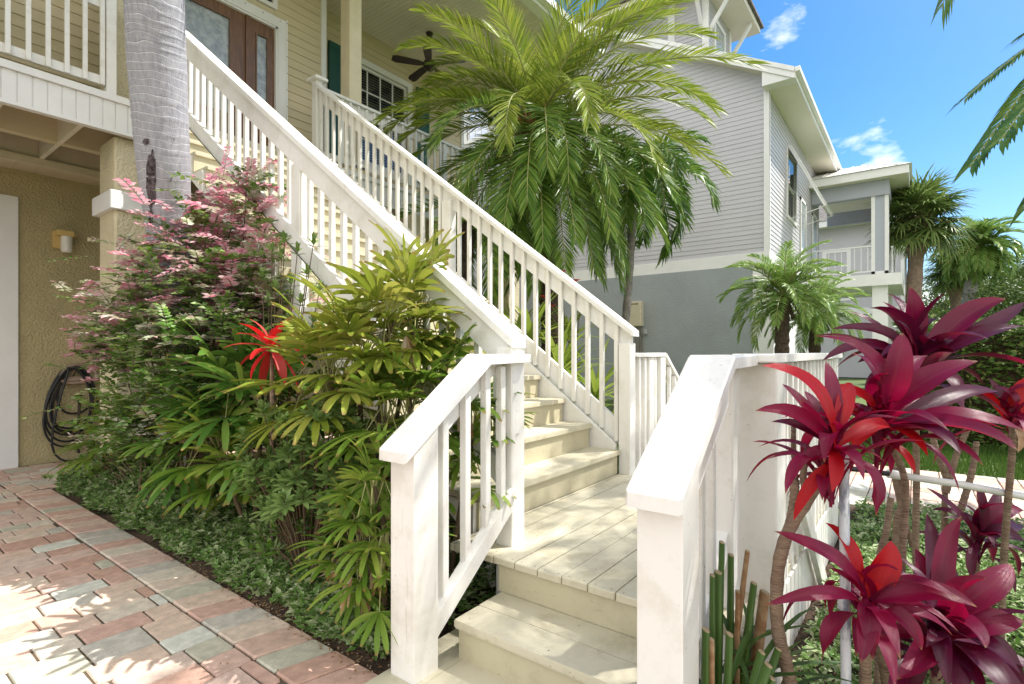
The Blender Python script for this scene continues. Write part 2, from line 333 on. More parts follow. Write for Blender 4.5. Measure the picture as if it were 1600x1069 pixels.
M['bark'] = mat('palm_bark', (0.13, 0.095, 0.065), 0.95, var=0.5, vscale=20, bump=1, bscale=40, bdist=0.03)
M['stem'] = mat('cordyline_stem', (0.30, 0.215, 0.15), 0.85, col2=(0.20, 0.13, 0.09), vscale=5, bump=1, bscale=24, bdist=0.02, stretch=(1, 1, 6))
M['twig'] = mat('twig_bark', (0.12, 0.085, 0.05), 0.9)
M['glass0'] = None
def glass(name, tint=(0.9, 0.95, 0.95), tr=0.7, rough=0.02):
    m = bpy.data.materials.new(name); m.use_nodes = True; t = m.node_tree; t.nodes.clear()
    o = nn(t, 'ShaderNodeOutputMaterial'); a = nn(t, 'ShaderNodeBsdfTransparent'); g = nn(t, 'ShaderNodeBsdfGlossy'); a.inputs['Color'].default_value = (tint[0]*tr, tint[1]*tr, tint[2]*tr, 1); g.inputs['Roughness'].default_value = rough
    f = nn(t, 'ShaderNodeFresnel'); f.inputs['IOR'].default_value = 1.7; x = nn(t, 'ShaderNodeMixShader'); t.links.new(f.outputs[0], x.inputs[0]); t.links.new(a.outputs[0], x.inputs[1]); t.links.new(g.outputs[0], x.inputs[2]); t.links.new(x.outputs[0], o.inputs[0])
    return m
M['glass'] = glass('window_glass')
M['frost'] = mat('etched_door_glass', (0.42, 0.46, 0.47), 0.15, col2=(0.22, 0.26, 0.28), vscale=9, bump=0.6, bscale=25, spec=0.8)

# ============================================================ ground
def sheet(name, x0, x1, y0, y1, z, m, nx=1, ny=1, amp=0.0, sc_=1.0):
    vs = []; fs = []
    for j in range(ny+1):
        for i in range(nx+1):
            x = x0+(x1-x0)*i/nx; y = y0+(y1-y0)*j/ny
            e = 0 if (i in (0, nx) or j in (0, ny)) else 1
            vs.append((x, y, z+e*amp*(0.5+noise.noise(Vector((x*sc_, y*sc_, 0.3))))))
    for j in range(ny):
        for i in range(nx): a = j*(nx+1)+i; fs.append((a, a+1, a+nx+2, a+nx+1))
    b = MB(); b.add(vs, fs); o = b.build(name, m); tag(o, kind='structure'); return o
sheet('ground', -900, 900, -900, 900, -0.05, M['grassg'])
sheet('driveway_bed', -9, 1.57, -7, 9.1, -0.010, M['sand'])
sheet('planting_bed_soil', 1.56, 6.0, 1.9, 7.42, -0.01, M['soil'], 60, 90, 0.06, 3)
sheet('garden_soil', 1.95, 6.0, -6, 0.5, -0.012, M['soil'], 50, 70, 0.05, 3)
def paver_field(name, x0, x1, y0, y1, seed):
    rd = random.Random(seed); mb = MB(); y = y0
    while y < y1-0.05:
        h = rd.choice((0.178, 0.178, 0.262)); h = min(h, y1-y); x = x0-rd.random()*0.2
        while x < x1-0.02:
            l = rd.choice((0.178, 0.262, 0.262, 0.30)); a, b_ = max(x, x0), min(x+l, x1)
            if b_-a > 0.04:
                g = 0.0045; z = rd.uniform(-0.003, 0.002); j = lambda: rd.uniform(-0.0025, 0.0025)
                mb.prism([(a+g+j(), y+g+j()), (b_-g+j(), y+g+j()), (b_-g+j(), y+h-g+j()), (a+g+j(), y+h-g+j())], -0.06, z, 0.007)
            x += l
        y += h
    o = mb.build(name, M['paver']); tag(o, kind='structure'); return o
paver_field('driveway_pavers', -1.6, 1.275, -0.4, 9.08, 3)
mb = MB(); y = -0.4; rd = random.Random(5)
while y < 7.3:
    h = rd.uniform(0.17, 0.21); g = 0.005; s_ = 0.05
    mb.prism([(1.281, y+g+s_), (1.553, y+g-s_*0.4), (1.553, y+h-g-s_*0.4), (1.281, y+h-g+s_)], -0.06, 0.006+rd.uniform(-.002, .002), 0.008); y += h
o = mb.build('border_pavers', M['paver']); tag(o, kind='structure')
paver_field('walkway_pavers', 6.05, 8.35, -7, 2.6, 9)
sheet('walkway_bed', 6.0, 8.4, -7, 2.65, -0.02, M['sand'])
paver_field('garage_apron_pavers', 1.275, 6.0, 7.46, 9.08, 13)
sheet('apron_bed', 1.2, 6.0, 7.42, 9.1, -0.024, M['sand'])
mb = MB(); mb.box(1.30, 2.12, 0.30, 1.90, -0.03, 0.035, bev=0.012)
o = mb.build('concrete_pad', M['tread']); tag(o, kind='structure')

# ============================================================ siding
def siding(mb, ax, c, sg, a0, a1, z0, z1, e=0.127, holes=(), fn=None, lip0=0.0135):
    z = z0; jr = random.Random(int(c*100)+5)
    while z < z1-1e-4:
        zt = min(z+e, z1); lo, hi = a0, a1; lo2, hi2 = a0, a1
        if fn:
            lo, hi = fn(z); lo2, hi2 = fn(zt); lo = max(lo, a0); hi = min(hi, a1); lo2 = max(lo2, a0); hi2 = min(hi2, a1)
            if hi <= lo: break
            if hi2 < lo2: lo2 = hi2 = (lo2+hi2)/2
        iv = [(lo, hi, lo2, hi2)]
        for h in holes:
            if h[2] < zt-0.02 and h[3] > z+0.02:
                nv = []
                for (p, q, p2, q2) in iv:
                    if h[0] > p and h[0] < q: nv.append((p, h[0], p2, min(q2, h[0])))
                    if h[1] > p and h[1] < q: nv.append((h[1], q, max(p2, h[1]), q2))
                    if h[1] <= p or h[0] >= q: nv.append((p, q, p2, q2))
                iv = nv
        if jr is not None:
            nv = []
            for (p, q, p2, q2) in iv:
                x = a0-jr.random()*3.6
                while x < q:
                    x += 3.6
                    if p+.3 < x < q-.3 and x > p2+.1 and x < q2-.1: nv.append((p, x, p2, x)); p = p2 = x
                nv.append((p, q, p2, q2))
            iv = nv
        for (p, q, p2, q2) in iv:
            lip = lip0+(jr.uniform(-.0022, .0022) if jr else 0)
            def pt(a, off, zz): return (a, c+sg*off, zz) if ax == 'Y' else (c+sg*off, a, zz)
            mb.quad(pt(p, lip, z), pt(q, lip, z), pt(q2, 0.001, zt), pt(p2, 0.001, zt))
            mb.quad(pt(p, 0, z), pt(q, 0, z), pt(q, lip, z), pt(p, lip, z))
        z = zt
def window(parent, ax, c, sg, a0, a1, z0, z1, cols, rows, fr=0.05, name='window', depth=0.03, casing=0.09, m='trim', lower=True):
    """double hung window: frame with casing and muntins, glass pane and blind slats set back"""
    b = MB()
    def bx(x0, x1, d0, d1, za, zb):
        d0, d1 = sorted((c+sg*d0, c+sg*d1))
        if ax == 'Y': b.box(x0, x1, d0, d1, za, zb)
        else: b.box(d0, d1, x0, x1, za, zb)
    k = casing
    bx(a0-k, a1+k, 0, depth+0.012, z1, z1+k); bx(a0-k, a1+k, 0, depth+0.012, z0-k, z0)
    bx(a0-k, a0, 0, depth+0.01, z0, z1); bx(a1, a1+k, 0, depth+0.01, z0, z1)
    zm = (z0+z1)/2
    for (za, zb, dd) in ((zm, z1, 0.0), (z0, zm, -0.025)):
        f = fr
        bx(a0, a1, -0.05+dd, -0.01+dd, za, za+f); bx(a0, a1, -0.05+dd, -0.01+dd, zb-f, zb)
        bx(a0, a0+f, -0.05+dd, -0.012+dd, za+f, zb-f); bx(a1-f, a1, -0.05+dd, -0.012+dd, za+f, zb-f)
        for i in range(1, cols): x = a0+f+(a1-a0-2*f)*i/cols; bx(x-0.009, x+0.009, -0.045+dd, -0.016+dd, za+f, zb-f)
        for i in range(1, rows): z = za+f+(zb-za-2*f)*i/rows; bx(a0+f, a1-f, -0.045+dd, -0.018+dd, z-0.009, z+0.009)
    w_ = b.build(name, M[m], parent)
    def pl(off, mt, nm, par):
        q = MB(); d = c+sg*off
        if ax == 'Y': q.quad((a0, d, z0), (a1, d, z0), (a1, d, z1), (a0, d, z1))
        else: q.quad((d, a0, z0), (d, a1, z0), (d, a1, z1), (d, a0, z1))
        return q.build(nm, mt, par)
    pl(-0.06, M['glass'], 'pane', w_)
    q = MB(); z = z0+0.03
    while z < z1:
        d = c+sg*-0.12
        if ax == 'Y': q.quad((a0, d, z), (a1, d, z), (a1, d-sg*0.02, z+0.036), (a0, d-sg*0.02, z+0.036))
        else: q.quad((d, a0, z), (d, a1, z), (d-sg*0.02, a1, z+0.036), (d-sg*0.02, a0, z+0.036))
        z += 0.05
    q.build('blind', M['blind'], w_)
    q = MB(); d0, d1 = c+sg*-0.2, c+sg*-0.21
    lo, hi = sorted((d0, d1))
    if ax == 'Y': q.box(a0-.05, a1+.05, lo, hi, z0-.05, z1+.05)
    else: q.box(lo, hi, a0-.05, a1+.05, z0-.05, z1+.05)
    q.build('dark_room', M['dark'], w_)
    return w_

# ============================================================ our house
ZD = 4.16; YE = 6.76                # deck level and its street-side edge
house = thing('house', (5, 8, 0), 'tan sided house with raised porch, brown front door and ochre stucco garage wall', 'house')
YD, YR, XC = 7.62, 8.25, 5.0       # door wall, recessed porch wall, the corner between them
WZ0, WZ1 = 5.02, 6.82
b = MB()
siding(b, 'Y', YD, -1, -3.0, XC, ZD, 8.3, holes=[(2.55, 4.36, ZD, 6.36), (2.6, 4.2, 6.55, 7.2)])
b.build('door_wall', M['siding'], house)
b = MB()
siding(b, 'Y', YR, -1, XC, 9.0, ZD, 7.45, holes=[(6.0, 7.36, WZ0, WZ1)])
siding(b, 'X', XC, 1, YD, YR, ZD, 7.45)
b.build('porch_wall', M['siding'], house)
b = MB()                           # solid core behind the boards
b.box(-3, 2.55, YD+.002, YD+.12, 3.8, 8.4); b.box(4.36, XC-.002, YD+.002, YD+.12, 3.8, 8.4); b.box(2.55, 4.36, YD+.002, YD+.12, 6.36, 6.55)
b.box(XC-.1, 6.0, YR+.002, YR+.1, 3.8, 8.4); b.box(7.36, 9.0, YR+.002, YR+.1, 3.8, 8.4); b.box(6.0, 7.36, YR+.002, YR+.1, 3.8, WZ0-.02); b.box(6.0, 7.36, YR+.002, YR+.1, WZ1+.02, 8.4)
b.box(-3, 9.0, 14, 14.1, 0, 8.4); b.box(8.9, 9.0, 8.36, 14, 0, 8.4); b.box(-3.1, -3.0, 7.6, 14, 0, 8.4)
b.build('wall_core', M['siding'], house)
for xx_, yy_ in ((XC, YD), (8.975, YR)): b = MB(); b.box(xx_-.045, xx_+.045, yy_-.035, yy_+.03, ZD, 7.46, bev=.004); b.build('corner_trim', M['trim'], house)
wn = window(house, 'Y', YR, -1, 6.02, 7.34, WZ0, WZ1, 4, 2, casing=0.11)
for x0 in (5.50, 7.56):
    b = MB(); x1 = x0+0.34
    b.box(x0, x1, YR-.05, YR-.016, WZ0-.1, WZ1+.1)
    for za, zb in ((WZ0, WZ0+.8), (WZ0+.9, WZ1)):
        for e in range(4): xx = x0+.06+e*.055; b.box(xx, xx+.05, YR-.062, YR-.05, za, zb)
    b.box(x0, x0+.05, YR-.07, YR-.05, WZ0-.1, WZ1+.1); b.box(x1-.05, x1, YR-.07, YR-.05, WZ0-.1, WZ1+.1); b.box(x0+.05, x1-.05, YR-.07, YR-.05, WZ1, WZ1+.1); b.box(x0+.05, x1-.05, YR-.07, YR-.05, WZ0-.1, WZ0); b.box(x0+.05, x1-.05, YR-.07, YR-.05, WZ0+.8, WZ0+.9)
    b.build('shutter', M['teal'], house)
# front door with sidelight
DZ = 6.3
b = MB()
b.box(4.22, 4.36, YD-.045, YD, ZD, DZ+.14); b.box(2.5, 4.22, YD-.044, YD, DZ, DZ+.14); b.box(4.19, 4.22, YD-.03, YD+.09, ZD, DZ); b.box(2.5, 4.22, YD-.03, YD+.09, DZ-.03, DZ)
b.box(2.6, 4.22, YD-.03, YD+.02, 6.56, 6.62); b.box(4.15, 4.22, YD-.03, YD+.02, 6.62, 7.2)
b.box(4.34, 4.365, YD-.06, YD-.045, ZD, DZ+.16)
df = b.build('door_frame', M['trim'], house)
for k in range(9): b = MB(); b.tube([(4.352, YD-.046, ZD+.25+k*.25), (4.352, YD-.066, ZD+.25+k*.25)], .006, 6); b.build('bolt', M['brownm'], df)
for k in range(7): b = MB(); b.tube([(4.25-k*.26, YD-.03, DZ+.1), (4.25-k*.26, YD-.052, DZ+.1)], .006, 6); b.build('bolt', M['brownm'], df)
def panel_door(nm, x0, x1, gx0, gx1, gz0, gz1):
    b = MB(); y0, y1 = YD+.02, YD+.065
    b.box(x0, gx0, y0, y1, ZD+.02, DZ-.03); b.box(gx1, x1, y0, y1, ZD+.02, DZ-.03); b.box(gx0, gx1, y0, y1, gz1, DZ-.03); b.box(gx0, gx1, y0, y1, ZD+.02, gz0)
    for a, c_, z0, z1 in ((gx0, gx0+.02, gz0, gz1), (gx1-.02, gx1, gz0, gz1)): b.box(a, c_, y0-.012, y0+.012, z0, z1)
    b.box(gx0+.02, gx1-.02, y0-.012, y0+.012, gz1-.02, gz1); b.box(gx0+.02, gx1-.02, y0-.012, y0+.012, gz0, gz0+.02)
    b.box(gx0+.04, gx1-.04, y0-.008, y0, ZD+.14, gz0-.12)
    o = b.build(nm, M['door'], house); q = MB(); q.quad((gx0, y0+.02, gz0), (gx1, y0+.02, gz0), (gx1, y0+.02, gz1), (gx0, y0+.02, gz1)); q.build('etched_glass', M['frost'], o); return o
panel_door('sidelight', 3.82, 4.19, 3.91, 4.10, ZD+.55, DZ-.2)
panel_door('front_door', 2.60, 3.76, 2.78, 3.56, ZD+.6, DZ-.17)
b = MB(); b.box(3.76, 3.82, YD-.01, YD+.09, ZD, DZ); b.build('mullion', M['door'], house)
b = MB(); b.quad((2.6, YD+.01, 6.6), (4.2, YD+.01, 6.6), (4.2, YD+.01, 7.2), (2.6, YD+.01, 7.2)); b.build('transom_window', M['dark'], house)
b = MB(); b.box(2.05, 2.13, YD-.03, YD-.005, 5.2, 5.33, bev=.004); b.box(2.075, 2.105, YD-.04, YD-.03, 5.23, 5.30); b.build('outlet', M['trim'], house)
# porch ceiling, beam, roof
b = MB(); x = -3.0
while x < 9.6: b.box(x, x+.078, 5.35, YR+.1, 7.455+(.004 if x < 9.0 else 0), 7.48); b.box(x+.078, x+.084, 5.35, YR+.1, 7.466, 7.48); x += .084
b.build('porch_ceiling', M['ceil'], house)
b = MB(); b.box(-3, XC-.05, 5.36, YD, 7.45, 7.454)
b = MB(); b.box(-3.2, 9.75, 5.16, 5.35, 7.40, 7.62); b.box(-3.2, 9.75, 5.04, 5.16, 7.47, 7.60, bev=.01); b.box(9.62, 9.75, 5.35, 8.4, 7.40, 7.62); b.build('eave_gutter', M['trim'], house)
b = MB(); b.add([(-3.3, 5.1, 7.62), (9.8, 5.1, 7.62), (9.8, 10.5, 9.9), (-3.3, 10.5, 9.9), (-3.3, 14.6, 7.62), (9.8, 14.6, 7.62)], [(0, 1, 2, 3), (3, 2, 5, 4), (1, 5, 2), (0, 3, 4), (0, 4, 5, 1)]); b.build('roof', M['metal'], house)
b = MB()
for i in range(23): y = YR-.02-i*.12; b.box(8.98, 9.02, y-.112, y, 7.10, 7.453)
b.box(8.985, 9.015, 5.5, YR-.02, 7.11, 7.44)
b.build('end_beam', M['ceil'], house)
for xc in (5.03, 8.95, -2.6):
    b = MB(); y = 6.92; b.box(xc-.11, xc+.11, y-.12, y+.12, ZD, 7.45, bev=.012); b.box(xc-.15, xc+.15, y-.15, y+.15, ZD, ZD+.14, bev=.01); b.build('porch_column', M['cream'], house)
b = MB(); b.box(1.98, 2.36, 6.98, 7.34, ZD+.002, 7.45, bev=.015); b.build('corner_column', M['stuccoy'], house)
# deck
b = MB(); x = 4.5; b.box(-3, 2.42, YE-.02, YD, 4.12, ZD); b.box(4.30, 9.3, YE-.02, YR, 4.12, ZD); b.box(2.42, 4.30, YE+.02, YD, 4.12, ZD-.003); b.build('deck_floor', M['tread'], house)
b = MB(); b.box(-3, 2.40, YE-.075, YE-.022, 4.085, 4.155, bev=.008); b.box(4.33, 9.3, YE-.075, YE-.022, 4.085, 4.155, bev=.008)
x = -3.0
while x < 9.28:
    if not (2.35 < x < 4.35): b.box(x, min(x+.100, 9.28), YE-.045, YE-.02, 3.80, 4.084); b.box(x+.100, x+.110, YE-.036, YE-.02, 3.80, 4.084)
    x += .11
b.box(-3, 2.40, YE-.055, YE+.02, 3.765, 3.798, bev=.004); b.box(4.33, 9.3, YE-.055, YE+.02, 3.765, 3.798, bev=.004)
b.build('fascia', M['trim'], house)
x = -2.6
while x < 9.2:
    b = MB(); b.box(x, x+.042, YE+.021, 8.44, 3.79, 4.118, bev=.003); b.build('joist', M['beige'], house); x += .61
b = MB(); b.box(-3, 9.2, 8.45, 8.54, 3.72, 4.118); b.box(-3, 9.2, 8.52, 9.1, 3.775, 3.79); x = -2.9
while x < 9.2: b.box(x, x+.012, 8.53, 9.09, 3.768, 3.776); x += .21
b.box(-3, 9.2, 8.40, 8.45, 3.70, 3.79); b.build('under_deck_soffit', M['soffit'], house)
b = MB(); b.box(-3.0, 9.0, 9.1, 9.22, 0, 3.775); b.build('garage_wall', M['stucco'], house)
b = MB(); b.box(-1.6, 1.60, 9.055, 9.098, 0.0, 3.42, bev=.006); gd = b.build('garage_door_casing', M['trim'], house)
b = MB(); b.box(1.98, 2.48, 6.86, 7.36, 0, 3.79, bev=.02); pl = b.build('pillar', M['stuccoy'], house)
b = MB(); b.box(1.925, 2.535, 6.805, 7.415, 2.99, 3.19, bev=.008); b.build('pillar_band', M['trim'], pl)
for xx, yy in ((6.2, 6.9), (8.9, 6.9)): b = MB(); b.box(xx-.2, xx+.2, yy-.2, yy+.2, 0, 3.79, bev=.02); b.build('pillar', M['stuccoy'], house)

NY0, NZ0, SL, RUN, RISE = 2.045, 0.594, 0.7535, 0.2775, 0.2091
def nos(y): return NZ0+(y-NY0)*SL
# level railing along X or Y; returns main mesh with posts and balusters as its own pieces
def rail_level(name, parent, ax, c, a0, a1, zb, zt, posts=(), cap_w=0.14, pitch=0.145, bal=0.038, top_board=0.14, low=0.09, m='whiteh', sgn=1, post_w=0.09, bot=None, boff=0.01):
    b = MB(); w2 = cap_w/2; bot = zb+0.09 if bot is None else bot
    def bx(p0, p1, o0, o1, z0, z1, bev=0, B=None):
        B = B or b
        if ax == 'X': B.box(p0, p1, c+o0, c+o1, z0, z1, bev=bev)
        else: B.box(c+o0, c+o1, p0, p1, z0, z1, bev=bev)
    bx(a0, a1, -w2, w2, zt-.038, zt, .006); bx(a0+boff, a1-.01, -.02, .02, zt-.038-top_board, zt-.04); bx(a0+boff, a1-.01, -.02, .02, bot, bot+low)
    o = b.build(name, M[m], parent)
    x = a0+max(pitch*.7, boff+.03)
    while x < a1-.05:
        if all(abs(x-p) > post_w*.5+.03 for p in posts):
            B = MB(); bx(x-bal/2, x+bal/2, .021*sgn if sgn > 0 else -.021-bal, .021+bal if sgn > 0 else -.021, bot-.01, zt-.045, .003, B); B.build('baluster', M['white'], o)
        x += pitch
    for p in posts:
        B = MB(); bx(p-post_w/2, p+post_w/2, -.05, .055, zb-.25 if zb > 1 else 0, zt-.04, .005, B); B.build('post', M['white'], o)
    return o
rail_level('porch_railing', house, 'X', YE+.03, -2.9, 1.97, ZD, ZD+1.07, posts=(1.92, .86, -.6, -1.9), sgn=-1)
rail_level('porch_railing', house, 'X', YE+.03, 4.36, 8.9, ZD, ZD+1.07, posts=(6.9, 8.85), sgn=-1)

# ============================================================ staircase
st = thing('staircase', (3.3, 3.0, 0), 'white railed wooden stairs with cream treads climbing from paver drive to porch', 'staircase')
XL, XR = 2.42, 4.26
yy0 = NY0+.022
b = MB()                      # landing boards run along X
y = 0.50
k = 0
while y < 2.06:
    y1 = min(y+.139, 2.06); b.box(2.14, 5.12, y+.0025, y1-.0025, .362+(k % 3)*.001, .400+(k % 3)*.0012, bev=.005)
    zt_ = .400+(k % 3)*.0012
    for xn in (2.165, 2.76, 3.37, 3.98, 4.6):
        for yn in (y+.03, y1-.03):
            if yn < 2.05: b.add([(xn+.0035*math.cos(j*1.047), yn+.0035*math.sin(j*1.047), zt_+.0006) for j in range(6)], [(0, 1, 2, 3, 4, 5)], 1)
    y = y1+.0; k += 1
b.build('landing', [M['tread'], M['brownm']], st)
def tread(x0, x1, y0, y1, z, ax):
    B = MB(); e = .038
    if ax == 'Y':
        ym = (y0+y1)/2; B.box(x0, x1, y0, ym-.002, z-e, z, bev=.009); B.box(x0, x1, ym+.002, y1, z-e, z-.0015, bev=.004)
    else:
        xm = (x0+x1)/2; B.box(x0, xm-.002, y0, y1, z-e, z, bev=.009); B.box(xm+.002, x1, y0, y1, z-e, z-.0015, bev=.004)
    if ax == 'Y': pn = [(x, yy) for x in (x0+.06, x0+.66, x1-.66, x1-.06) for yy in (y0+.05, y1-.06)]
    else: pn = [(xx, y) for y in (y0+.06, (y0+y1)/2, y1-.06) for xx in (x0+.05, x1-.06)]
    for (xn, yn) in pn: B.add([(xn+.0035*math.cos(j*1.047), yn+.0035*math.sin(j*1.047), z+.0006) for j in range(6)], [(0, 1, 2, 3, 4, 5)], 1)
    return B.build('tread', [M['tread'], M['brownm']], st)
def riser(x0, x1, y0, y1, z0, z1):
    B = MB(); B.box(x0, x1, y0, y1, z0, z1); return B.build('riser', M['riser'], st)
for i in range(18):
    z0 = .40+RISE*i; z1 = z0+RISE; y = yy0+RUN*i
    riser(XL-.02, XR-.03, y, y+.02, z0+.0, z1-.039)
    if i < 17: tread(XL-.02, XR, y-.024, y+RUN+.0, z1, 'Y')
# lower flight, coming down towards the drive
riser(2.165, 2.185, .72, 1.73, .22, .361); tread(1.805, 2.165, .72, 1.715, .22, 'X'); riser(1.83, 1.85, .73, 1.70, .035, .181)
B = MB(); B.box(1.851, 2.16, .735, 1.695, .035, .18); B.box(2.19, 2.5, .6, 1.74, .02, .36); B.build('stringer', M['white'], st)
# flight on the far side
riser(5.07, 5.09, .6, 1.9, .20, .361); tread(5.09, 5.45, .6, 1.9, .20, 'X'); riser(5.42, 5.44, .6, 1.9, -.02, .161)
def slope(X0, X1, off0, off1, y0, y1, mt, nm, par, bev=0.004, yb0=None, yb1=None, zmin=None):
    """board following the flight: between off0 and off1 above the nosing line"""
    B = MB(); B.ext([(y0, nos(y0)+off0), (y1, nos(y1)+off0), (y1, nos(y1)+off1), (y0, nos(y0)+off1)], 0, X0, X1, bev); return B.build(nm, mt, par)
yt = YE+.02
def flight_rail(nm, xc, o, side, y0, low, high, cap, stringer):
    """o: faces; low/high: bottom rail offsets; cap: top of cap"""
    B = MB(); s = side
    cx = [xc-.075, xc+.065]
    B.ext([(y0-.045, nos(y0-.045)+cap-.048), (yt, nos(yt)+cap-.048), (yt, nos(yt)+cap), (y0-.045, nos(y0-.045)+cap)], 0, cx[0], cx[1], .008)
    B.ext([(y0, nos(y0)+cap-.235), (yt, nos(yt)+cap-.235), (yt, nos(yt)+cap-.05), (y0, nos(y0)+cap-.05)], 0, xc-.018+s*.02, xc+.018+s*.02, .003)
    B.ext([(y0, nos(y0)+low), (yt, nos(yt)+low), (yt, nos(yt)+high), (y0, nos(y0)+high)], 0, xc-.018+s*.02, xc+.018+s*.02, .003)
    o_ = B.build(nm, M['whiteh'], st)
    y = y0+.13
    while y < yt-.06:
        if all(abs(y-p) > .09 for p in (3.92, 4.17) if ((p == 3.92) == (xc < 3))):
            B = MB(); xb = xc-s*.019; B.box(xb-.019, xb+.019, y-.019, y+.019, nos(y)+low+.03, nos(y)+cap-.065, bev=.003); B.build('baluster', M['white'], o_)
        y += .1452
    return o_
rl = flight_rail('stair_railing', 2.36, 0, -1, 1.78, .26, .41, 1.17, True)
rr = flight_rail('stair_railing', 4.33, 0, 1, 1.98, .0, .215, 1.13, False)
# left stringer: saw-tooth under the bottom rail and a straight lower edge
B = MB(); pts = [(1.95, .42)]
for i in range(18):
    y = yy0+RUN*i+.02; z0 = .40+RISE*i; pts += [(y, max(z0-.045, .3)), (y, z0+RISE-.045)]
pts.append((YE+.2, pts[-1][1])); 
poly_top = pts; n = len(pts)
B.v = []; vs = []; fs = []
for X in (2.372, 2.408):
    for (y, z) in poly_top: vs.append((X, y, z))
    for (y, z) in poly_top: vs.append((X, y, max(0.0, nos(y)-.30 if y > 2.0 else .1)))
for i in range(n-1):
    fs.append((i, i+1, n+i+1, n+i)); fs.append((2*n+i, 3*n+i, 3*n+i+1, 2*n+i+1)); fs.append((i, 2*n+i, 2*n+i+1, i+1)); fs.append((n+i, n+i+1, 3*n+i+1, 3*n+i))
B.add(vs, fs); B.build('stringer', M['white'], st)
slope(4.262, 4.305, -.30, .012, 2.1, yt, M['white'], 'stringer', st)
B = MB()
for Xs in (2.31,):
    pth = [(Xs, 2.2+.1*i, nos(2.2+.1*i)+.262) for i in range(45)]; B.tube(pth, .005, 5)
B.build('cable', M['black'], st)
def post(x0, x1, y0, y1, z0, z1, par=st, nm='newel_post', cut=None, mt='white'):
    B = MB(); 
    if cut is None: B.box(x0, x1, y0, y1, z0, z1, bev=.006)
    else: B.ext([(x0, z0), (x1, z0), (x1, cut), (x0, z1)], 1, y0, y1, .006)
    return B.build(nm, M[mt], par)
post(2.30, 2.42, 1.747, 1.86, 0.0, 1.49, rl); post(2.325, 2.412, 3.86, 3.985, nos(3.92)-.3, nos(3.92)+.95, rl); post(2.33, 2.42, 6.70, 6.80, 3.8, 5.26, rl)
post(4.27, 4.385, 1.965, 2.075, 0, 1.535, rr); post(4.27, 4.37, 4.10, 4.23, nos(4.17)-.25, nos(4.17)+.95, rr); post(4.27, 4.37, 6.66, 6.78, 3.8, 5.26, rr)
B = MB(); B.box(4.22, 4.42, 6.60, 6.84, 5.26, 5.30, bev=.006); B.build('post_cap', M['whiteh'], rr)
# lower flight rails
def low_rail(yc, outs, yp0, yp1, flip):
    """rail beside the two bottom steps; caps 1.05 m to 1.45 m high"""
    x0, x1, z0, z1 = 1.50, 2.07, 1.035, 1.452; sl = (z1-z0)/(x1-x0)
    B = MB(); w2 = .088
    B.ext([(x0, z0-.045), (x1, z1-.045), (x1+.35, z1-.045), (x1+.35, z1-.004), (x1, z1-.004), (x0, z0)], 1, yc-w2, yc+w2, .009)
    a = 1.70; xe = 2.30 if outs > 0 else 2.11; B.ext([(a, z0-.045+(a-x0)*sl-.17), (xe, z0-.045+(xe-x0)*sl-.17+.0), (xe, z1-.047), (x1, z1-.047), (a, z0-.047+(a-x0)*sl)], 1, yc+outs*.012, yc+outs*.05, .003)
    B.ext([(1.70, .155), (2.30, .155+.6*.78), (2.30, .155+.6*.78+.10), (1.70, .255)], 1, yc-.06 if flip > 0 else yc+.0, yc-.0 if flip > 0 else yc+.06, .004)
    o = B.build('step_railing', M['whiteh'], st)
    post(1.56, 1.705, yp0, yp1, 0.0, z0-.05+.06*sl, o, 'newel_post', cut=z0-.05+.205*sl)
    for x in ((1.80, 1.955, 2.11, 2.235) if outs > 0 else (1.80, 1.955, 2.085)):
        zb = .155+(x-1.7)*.78+.03; zt = min(z0-.05+(x-x0)*sl, z1-.05)-.02
        B = MB(); yb = yc-outs*.012; B.box(x-.02, x+.02, yb-.02, yb+.02, zb, zt, bev=.003); B.build('baluster', M['white'], o)
    return o
lr = low_rail(1.785, 1, 1.71, 1.86, 1)
lr2 = low_rail(.62, -1, .55, .695, -1)
post(2.29, 2.40, .60, .70, 0, 1.41, lr2); 
side = rail_level('landing_railing', st, 'X', .555, 2.42, 4.98, .40, 1.452, posts=(), sgn=-1, cap_w=.17, bot=.38, low=.12, boff=.26)
post(2.50, 2.69, .475, .645, 0, 1.41, side); post(4.86, 4.98, .50, .62, 0, 1.41, side); post(3.7, 3.8, .50, .6, 0, 1.41, side)
B = MB()                       # slatted skirt and diagonal brace under the landing
x = 2.70
while x < 4.85: B.box(x, x+.085, .49, .508, .0, .36, bev=.003); x += .105
B.ext([(2.72, .9), (2.84, .9), (3.9, -.02), (3.74, -.02)], 1, .44, .470, .004)
B.build('skirt', M['white'], st)
far = rail_level('landing_railing', st, 'X', 2.02, 4.39, 5.05, .40, 1.452, posts=(), sgn=-1, cap_w=.15, bot=.38, low=.1, pitch=.12, top_board=.02)
post(4.68, 4.80, 1.96, 2.07, 0, 1.41, far, mt='cream' if False else 'white'); post(4.44, 4.62, 2.03, 2.07, .38, 1.41, far)
post(4.93, 5.05, 1.95, 2.07, 0, 1.41, far)
B = MB(); B.ext([(5.05, 1.41), (5.05, 1.452), (5.85, .89), (5.85, .85)], 1, 1.94, 2.09, .006); B.ext([(5.05, .5), (5.05, .4), (5.8, -.02), (5.8, .09)], 1, 1.98, 2.02, .003)
B.ext([(5.05, 1.40), (5.8, .88), (5.8, .76), (5.05, 1.28)], 1, 1.99, 2.02, .003); fr_ = B.build('step_railing', M['whiteh'], st)
for x in (5.18, 5.32, 5.46, 5.6):
    B = MB(); B.box(x-.019, x+.019, 1.95, 1.985, .45-(x-5.05)*.65, 1.40-(x-5.05)*.68, bev=.003); B.build('baluster', M['white'], fr_)
post(5.70, 5.80, 1.96, 2.07, 0, .93, fr_)

